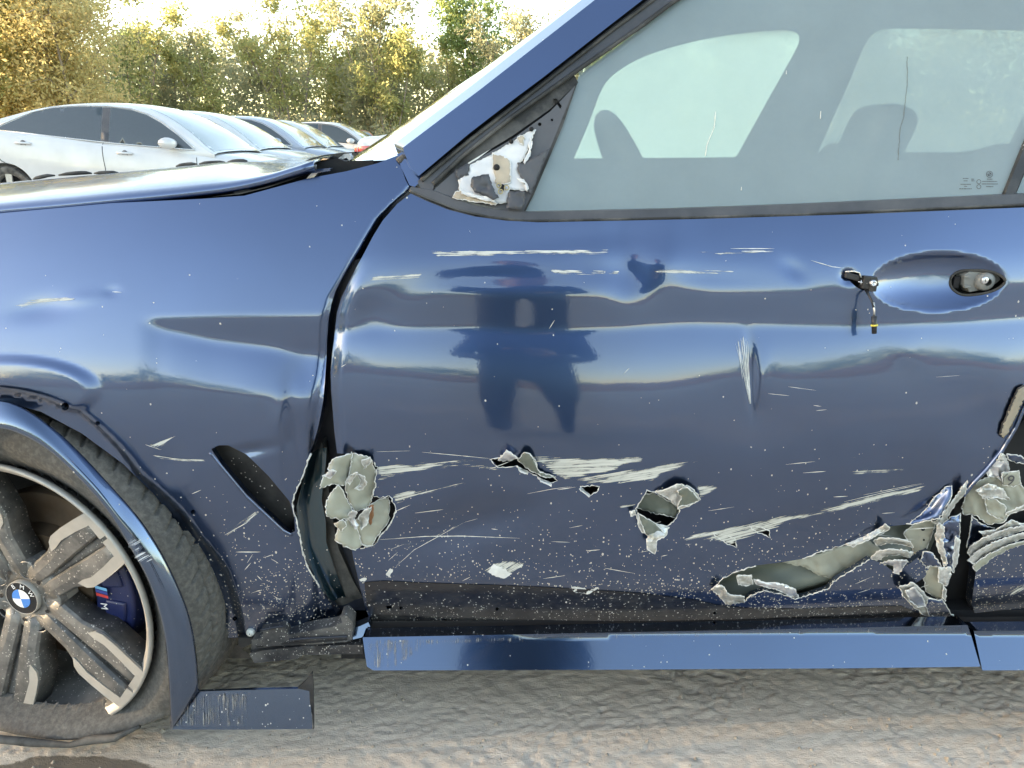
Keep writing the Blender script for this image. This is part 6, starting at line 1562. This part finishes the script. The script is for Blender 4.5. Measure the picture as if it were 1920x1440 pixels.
def tree_proto(seed, H=9.0, spread=2.2, leaves=5200, size=.13, kind='green', low=0.25, sparse=1.0):
    g = np.random.default_rng(seed); mb = MB(); C = []
    nst = int(g.integers(1, 4))
    for st in range(nst):
        ang = g.uniform(0, 6.28); lean = g.uniform(.02, .16) * (nst > 1) + .02
        p = np.array([0.12 * math.cos(ang), 0.12 * math.sin(ang), 0.0]); d = np.array([lean * math.cos(ang), lean * math.sin(ang), 1.0]); path = [p]
        h = H * g.uniform(.82, 1.0)
        for k in range(9): d = d + np.r_[g.normal(0, .07, 2), 0]; path.append(path[-1] + d / np.linalg.norm(d) * h / 9)
        path = np.array(path); r = np.linspace(.11 / nst ** .4, .012, len(path)) * H / 9
        mb.tube([tuple(q) for q in path], list(r), 7)
        for k in range(int(15 / nst) + 4):
            f = g.uniform(low, .97); i = f * (len(path) - 1); i0 = int(i); base = path[i0] + (path[min(i0 + 1, len(path) - 1)] - path[i0]) * (i - i0)
            a = g.uniform(0, 6.28); L_ = spread * g.uniform(.45, 1.0) * (1 - .55 * max(0, f - .5) * 2) * (0.55 + .45 * min(1, f / .45)); up = g.uniform(.25, 1.1)
            dd = np.array([math.cos(a), math.sin(a), up]); dd /= np.linalg.norm(dd)
            pts = [base]
            for j in range(4): dd = dd + np.r_[g.normal(0, .12, 2), g.normal(.02, .08)]; dd /= np.linalg.norm(dd); pts.append(pts[-1] + dd * L_ / 4)
            mb.tube([tuple(q) for q in pts], [.035 * H / 9 * (1 - .8 * t) for t in np.linspace(0, 1, 5)], 5)
            for j in (1, 2, 3, 4, 4):
                for s in range(2):
                    tip = pts[j] + g.normal(0, .33 * spread / 2.2, 3)
                    if g.random() < .5: mb.tube([tuple(pts[j]), tuple((pts[j] + tip) / 2 + g.normal(0, .04, 3)), tuple(tip)], [.012, .009, .005], 4)
                    C.append((tip, g.uniform(.16, .42) * spread / 2.2))
    C = [c for c in C if g.random() < sparse]
    per = max(4, int(leaves / max(1, len(C)))); Z = []
    for c, rr in C: Z.append(c + g.normal(0, 1, (per, 3)) * np.array([rr, rr, rr * .75]))
    Z = np.concatenate(Z); Z = Z[Z[:, 2] > .2]
    V, Q = cards(Z, size, g)
    tm = bpy.data.meshes.new('trunk'); tm.from_pydata(mb.v, [], mb.f); tm.materials.append(M['bark']); tm.polygons.foreach_set('use_smooth', [True] * len(tm.polygons))
    return tm, quick_mesh('crown', V, Q, LM[kind])
PROTO = {'a': tree_proto(1, 9.2, 2.2, 7000, .12, 'green', .15), 'b': tree_proto(2, 9.5, 2.0, 6200, .12, 'yellow', .25, .8), 'c': tree_proto(3, 9.0, 2.5, 7000, .12, 'grey', .12),
         'd': tree_proto(4, 10.0, 1.7, 4600, .11, 'yellow', .3, .7), 'e': tree_proto(5, 8.6, 2.4, 7200, .12, 'green', .1), 'f': tree_proto(6, 9.6, 1.9, 4200, .11, 'grey', .35, .65),
         'g': tree_proto(7, 8.0, 2.6, 22000, .066, 'golden', .08), 'h': tree_proto(8, 7.6, 2.4, 22000, .066, 'yellow', .06)}
def tree(kind, loc, s, rz, label, group, name='tree'):
    r = empty(name, loc, rz); r.scale = (s, s, s); tag(r, label, 'tree', group)
    for nm, me in zip(('trunk', 'crown'), PROTO[kind]):
        o = bpy.data.objects.new(nm, me); col.objects.link(o); o.parent = r
    return r
ORD = ['first', 'second', 'third', 'fourth', 'fifth', 'sixth', 'seventh', 'eighth', 'ninth', 'tenth', 'eleventh', 'twelfth', 'thirteenth', 'fourteenth', 'fifteenth', 'sixteenth', 'seventeenth', 'eighteenth', 'nineteenth', 'twentieth', 'twenty-first', 'twenty-second', 'twenty-third', 'twenty-fourth']
g = np.random.default_rng(21)
# near golden clump at the left
gold = [(-19.5, 25.5, 1.15, 'g'), (-17.6, 24.2, 1.05, 'h'), (-16.2, 25.5, 1.18, 'g'), (-14.7, 24.6, 0.98, 'g'), (-21.5, 24.5, 1.2, 'h'), (-18.4, 27.5, 1.25, 'h')]
gl_ = sorted(gold)
for i, (x, y, s, k) in enumerate(gl_):
    tree(k, (x, y, 0), s, g.uniform(0, 6), '%s tree, %s from the left in the sunlit clump behind the white sedan' % ('golden leafy' if k == 'g' else 'yellow-green leafy', ORD[i]), 'sunlit trees at the left', 'golden_tree')
desc = {'a': 'green leafy tree', 'b': 'yellowing tree', 'c': 'dull olive tree with a broad crown', 'd': 'tall slim yellowing tree', 'e': 'bushy green tree', 'f': 'thin olive tree with bare pale branches'}
seq = 'fabeaedcbfdbcbdafcebdabfce'
xs_ = np.linspace(-34, 20, 26)
for i, (x, k) in enumerate(zip(xs_, seq)):
    x = x + g.uniform(-.7, .7); y = g.uniform(39, 47)
    lab = '%s, %s from the left along the far tree line' % (desc[k], ORD[i]) if i < 24 else '%s at the far right end of the tree line%s' % (desc[k], ', outermost' if i == 25 else '')
    tree(k, (x, y, 0), g.uniform(.72, 1.10), g.uniform(0, 6), lab, 'far tree line')
# wood behind the line, brush at its foot: reads as one mass
def wood(name, x0, x1, y0, y1, hfn, n, size, seed, mat, label, low=0.0):
    g = np.random.default_rng(seed); nb = n // 26
    bx = g.uniform(x0, x1, nb); by = g.uniform(y0, y1, nb); bz = low + (hfn(bx) - low) * g.uniform(0, 1, nb) ** .9
    C = np.repeat(np.stack([bx, by, bz], 1), 26, 0) + g.normal(0, 1, (nb * 26, 3)) * np.array([.75, .75, .5]) * size * 5
    C = C[C[:, 2] > .05]; V, Q = cards(C, size, g)
    o = link(name, quick_mesh(name, V, Q, mat)); return tag(o, label, 'wood', kind='stuff')
wood('back_wood', -75, 45, 49, 60, lambda x: 7.2 + 2.4 * fbm(x * .22, x * 0, 4, 3) * 2, 150000, .17, 31, LM['grey'], 'hazy wood behind the far tree line')
wood('brush', -60, 35, 35.5, 40, lambda x: 1.9 + 1.2 * fbm(x * .5, x * 0, 6, 3) * 2, 36000, .11, 32, LM['grey'], 'low brush at the foot of the far trees')
# woods out of view: one mirrored in the paint, one added at the left, its heights and gap shaped to block the low sun
wood('wood_behind', -90, 110, -56, -48, lambda x: 5.0 + 9.0 * np.maximum(-.2, fbm(x * .09, x * 0, 9, 4)) * 2, 70000, .26, 33, LM['green'], 'tree belt behind the photographer, seen only mirrored in the paint')
def sun_block_wood(y0, y1, H, n, seed):
    g = np.random.default_rng(seed); nb = n // 20
    B = np.stack([g.uniform(-70, -60, nb), g.uniform(y0, y1, nb), H * g.uniform(0, 1, nb)], 1)
    C = np.repeat(B, 20, 0) + g.normal(0, 1.3, (nb * 20, 3)); return C[C[:, 2] > .1]
C = np.concatenate([sun_block_wood(-60, 17, 12.5, 40000, 41), sun_block_wood(17, 30, 3.0, 4000, 42), sun_block_wood(30, 80, 10.5, 28000, 43)])
V, Q = cards(C, .45, np.random.default_rng(44))
tag(link('sun_block_wood', quick_mesh('sun_block_wood', V, Q, LM['green'])), 'unseen tree belt added at the left, shaped to block the low sun', 'wood', kind='stuff')
# ================================================================== behind the camera, seen as reflections
M['fence'] = simple('sunlit_tan_corrugated_sheet', (0.66, 0.38, 0.20), 0.55, var=.2, scale=2, dust=.2)  # stands in shade; the orange of low sunlight is put into its colour
mb = MB(); xs_ = np.arange(-60, 60, .09)
mb.grid([[(x, -30 + .03 * math.cos(i * math.pi), z) for z in (0, 1.9)] for i, x in enumerate(xs_)])
o = mb.build('yard_fence', M['fence'], None, False); tag(o, 'tan corrugated yard fence coloured as if sunlit, mirrored low in the fender', 'fence')
# photographer
def skin_mesh(name, joints, edges, mat, parent=None, sub=2, root=0):
    me = bpy.data.meshes.new(name); me.from_pydata([j[0] for j in joints], edges, []); o = link(name, me, parent)
    sk = o.modifiers.new('skin', 'SKIN'); sk.use_smooth_shade = True
    for v, j in zip(me.skin_vertices[0].data, joints): v.radius = (j[1], j[1] if len(j) < 3 else j[2])
    me.skin_vertices[0].data[root].use_root = True
    s = o.modifiers.new('sub', 'SUBSURF'); s.levels = sub; s.render_levels = sub
    me.materials.append(mat); return o
PX, PY = 0.06, -1.72
M['jacket'] = simple('dark_work_jacket', (0.030, 0.034, 0.045), 0.85, var=.2, scale=12)
M['skin'] = simple('skin', (0.42, 0.26, 0.19), 0.5, var=.08)
M['hair'] = simple('short_dark_hair', (0.03, 0.022, 0.017), 0.6, var=.2, scale=60)
J = [((PX, PY, .98), .15, .11), ((PX, PY, 1.18), .155, .115), ((PX, PY, 1.38), .17, .11), ((PX, PY, 1.50), .07, .06), ((PX, PY + .02, 1.60), .05, .055)]
E = [(0, 1), (1, 2), (2, 3), (3, 4)]
def chain(p, start):
    b = len(J); J.extend(p); E.append((start, b)); E.extend((b + i, b + i + 1) for i in range(len(p) - 1))
for s in (-1, 1):
    chain([((PX + s * .19, PY, 1.42), .07), ((PX + s * .25, PY + .03, 1.16), .052), ((PX + s * .14, PY + .30, 1.06), .042), ((PX + s * .075, PY + .54, 1.08), .032)], 2)
    chain([((PX + s * .095, PY, .86), .095), ((PX + s * .115, PY + .02, .50), .078), ((PX + s * .14, PY - .01, .10), .055), ((PX + s * .15, PY + .10, .045), .045)], 0)
pers = skin_mesh('person', J, E, M['jacket']); tag(pers, 'photographer in dark clothes holding up a phone, mirrored in the door', 'person')
mb = MB(); mb.lathe([(0.001, -.115), (.045, -.11), (.066, -.075), (.074, -.02), (.080, .04), (.072, .09), (.045, .118), (.001, .125)], 22, 0, 'z', (0, 0, 0))
mb.v = [(PX + p[0] * .96, PY + .03 + p[1] * 1.15, 1.665 + p[2]) for p in mb.v]
mb.box((PX, PY + .128, 1.655), (.022, .03, .045), 0, None, .6); mb.box((PX, PY + .112, 1.612), (.045, .01, .010)); mb.box((PX - .078, PY + .03, 1.66), (.012, .035, .055)); mb.box((PX + .078, PY + .03, 1.66), (.012, .035, .055))
mb.box((PX - .028, PY + .113, 1.678), (.022, .008, .010), 1); mb.box((PX + .028, PY + .113, 1.678), (.022, .008, .010), 1)
mb.build('head', [M['skin'], M['dark']], pers)
mb = MB(); mb.lathe([(.083, -.01), (.086, .04), (.078, .092), (.05, .124), (.001, .132)], 22, 0, 'z'); mb.v = [(PX + p[0] * .98, PY + .015 + p[1] * 1.15, 1.672 + p[2]) for p in mb.v]; mb.build('hair', M['hair'], pers)
for s in (-1, 1):
    j = [((PX + s * .075, PY + 0.545, 1.08), .022, .03), ((PX + s * .055, PY + 0.575, 1.085), .016, .034)]; e = [(0, 1)]
    for k in range(4):
        z = 1.115 - .021 * k; b = len(j); j += [((PX + s * .045, PY + 0.592, z), .0085), ((PX + s * .030, PY + 0.605, z + .003), .008), ((PX + s * .008, PY + 0.602, z + .004), .0068)]; e += [(1, b), (b, b + 1), (b + 1, b + 2)]
    b = len(j); j += [((PX + s * .055, PY + 0.572, 1.045), .010), ((PX + s * .03, PY + 0.576, 1.04), .009)]; e += [(1, b), (b, b + 1)]
    skin_mesh('hand', j, e, M['skin'], pers, 1)
mb = MB(); mb.box((0.0, -1.106, 1.07), (.155, .009, .076)); o = mb.build('phone', simple('matte_black_phone_case', (0.012, 0.012, 0.013), 0.85), None, False); bevel(o, .004, 3); tag(o, 'black phone held sideways by the photographer, mirrored in the door', 'phone')
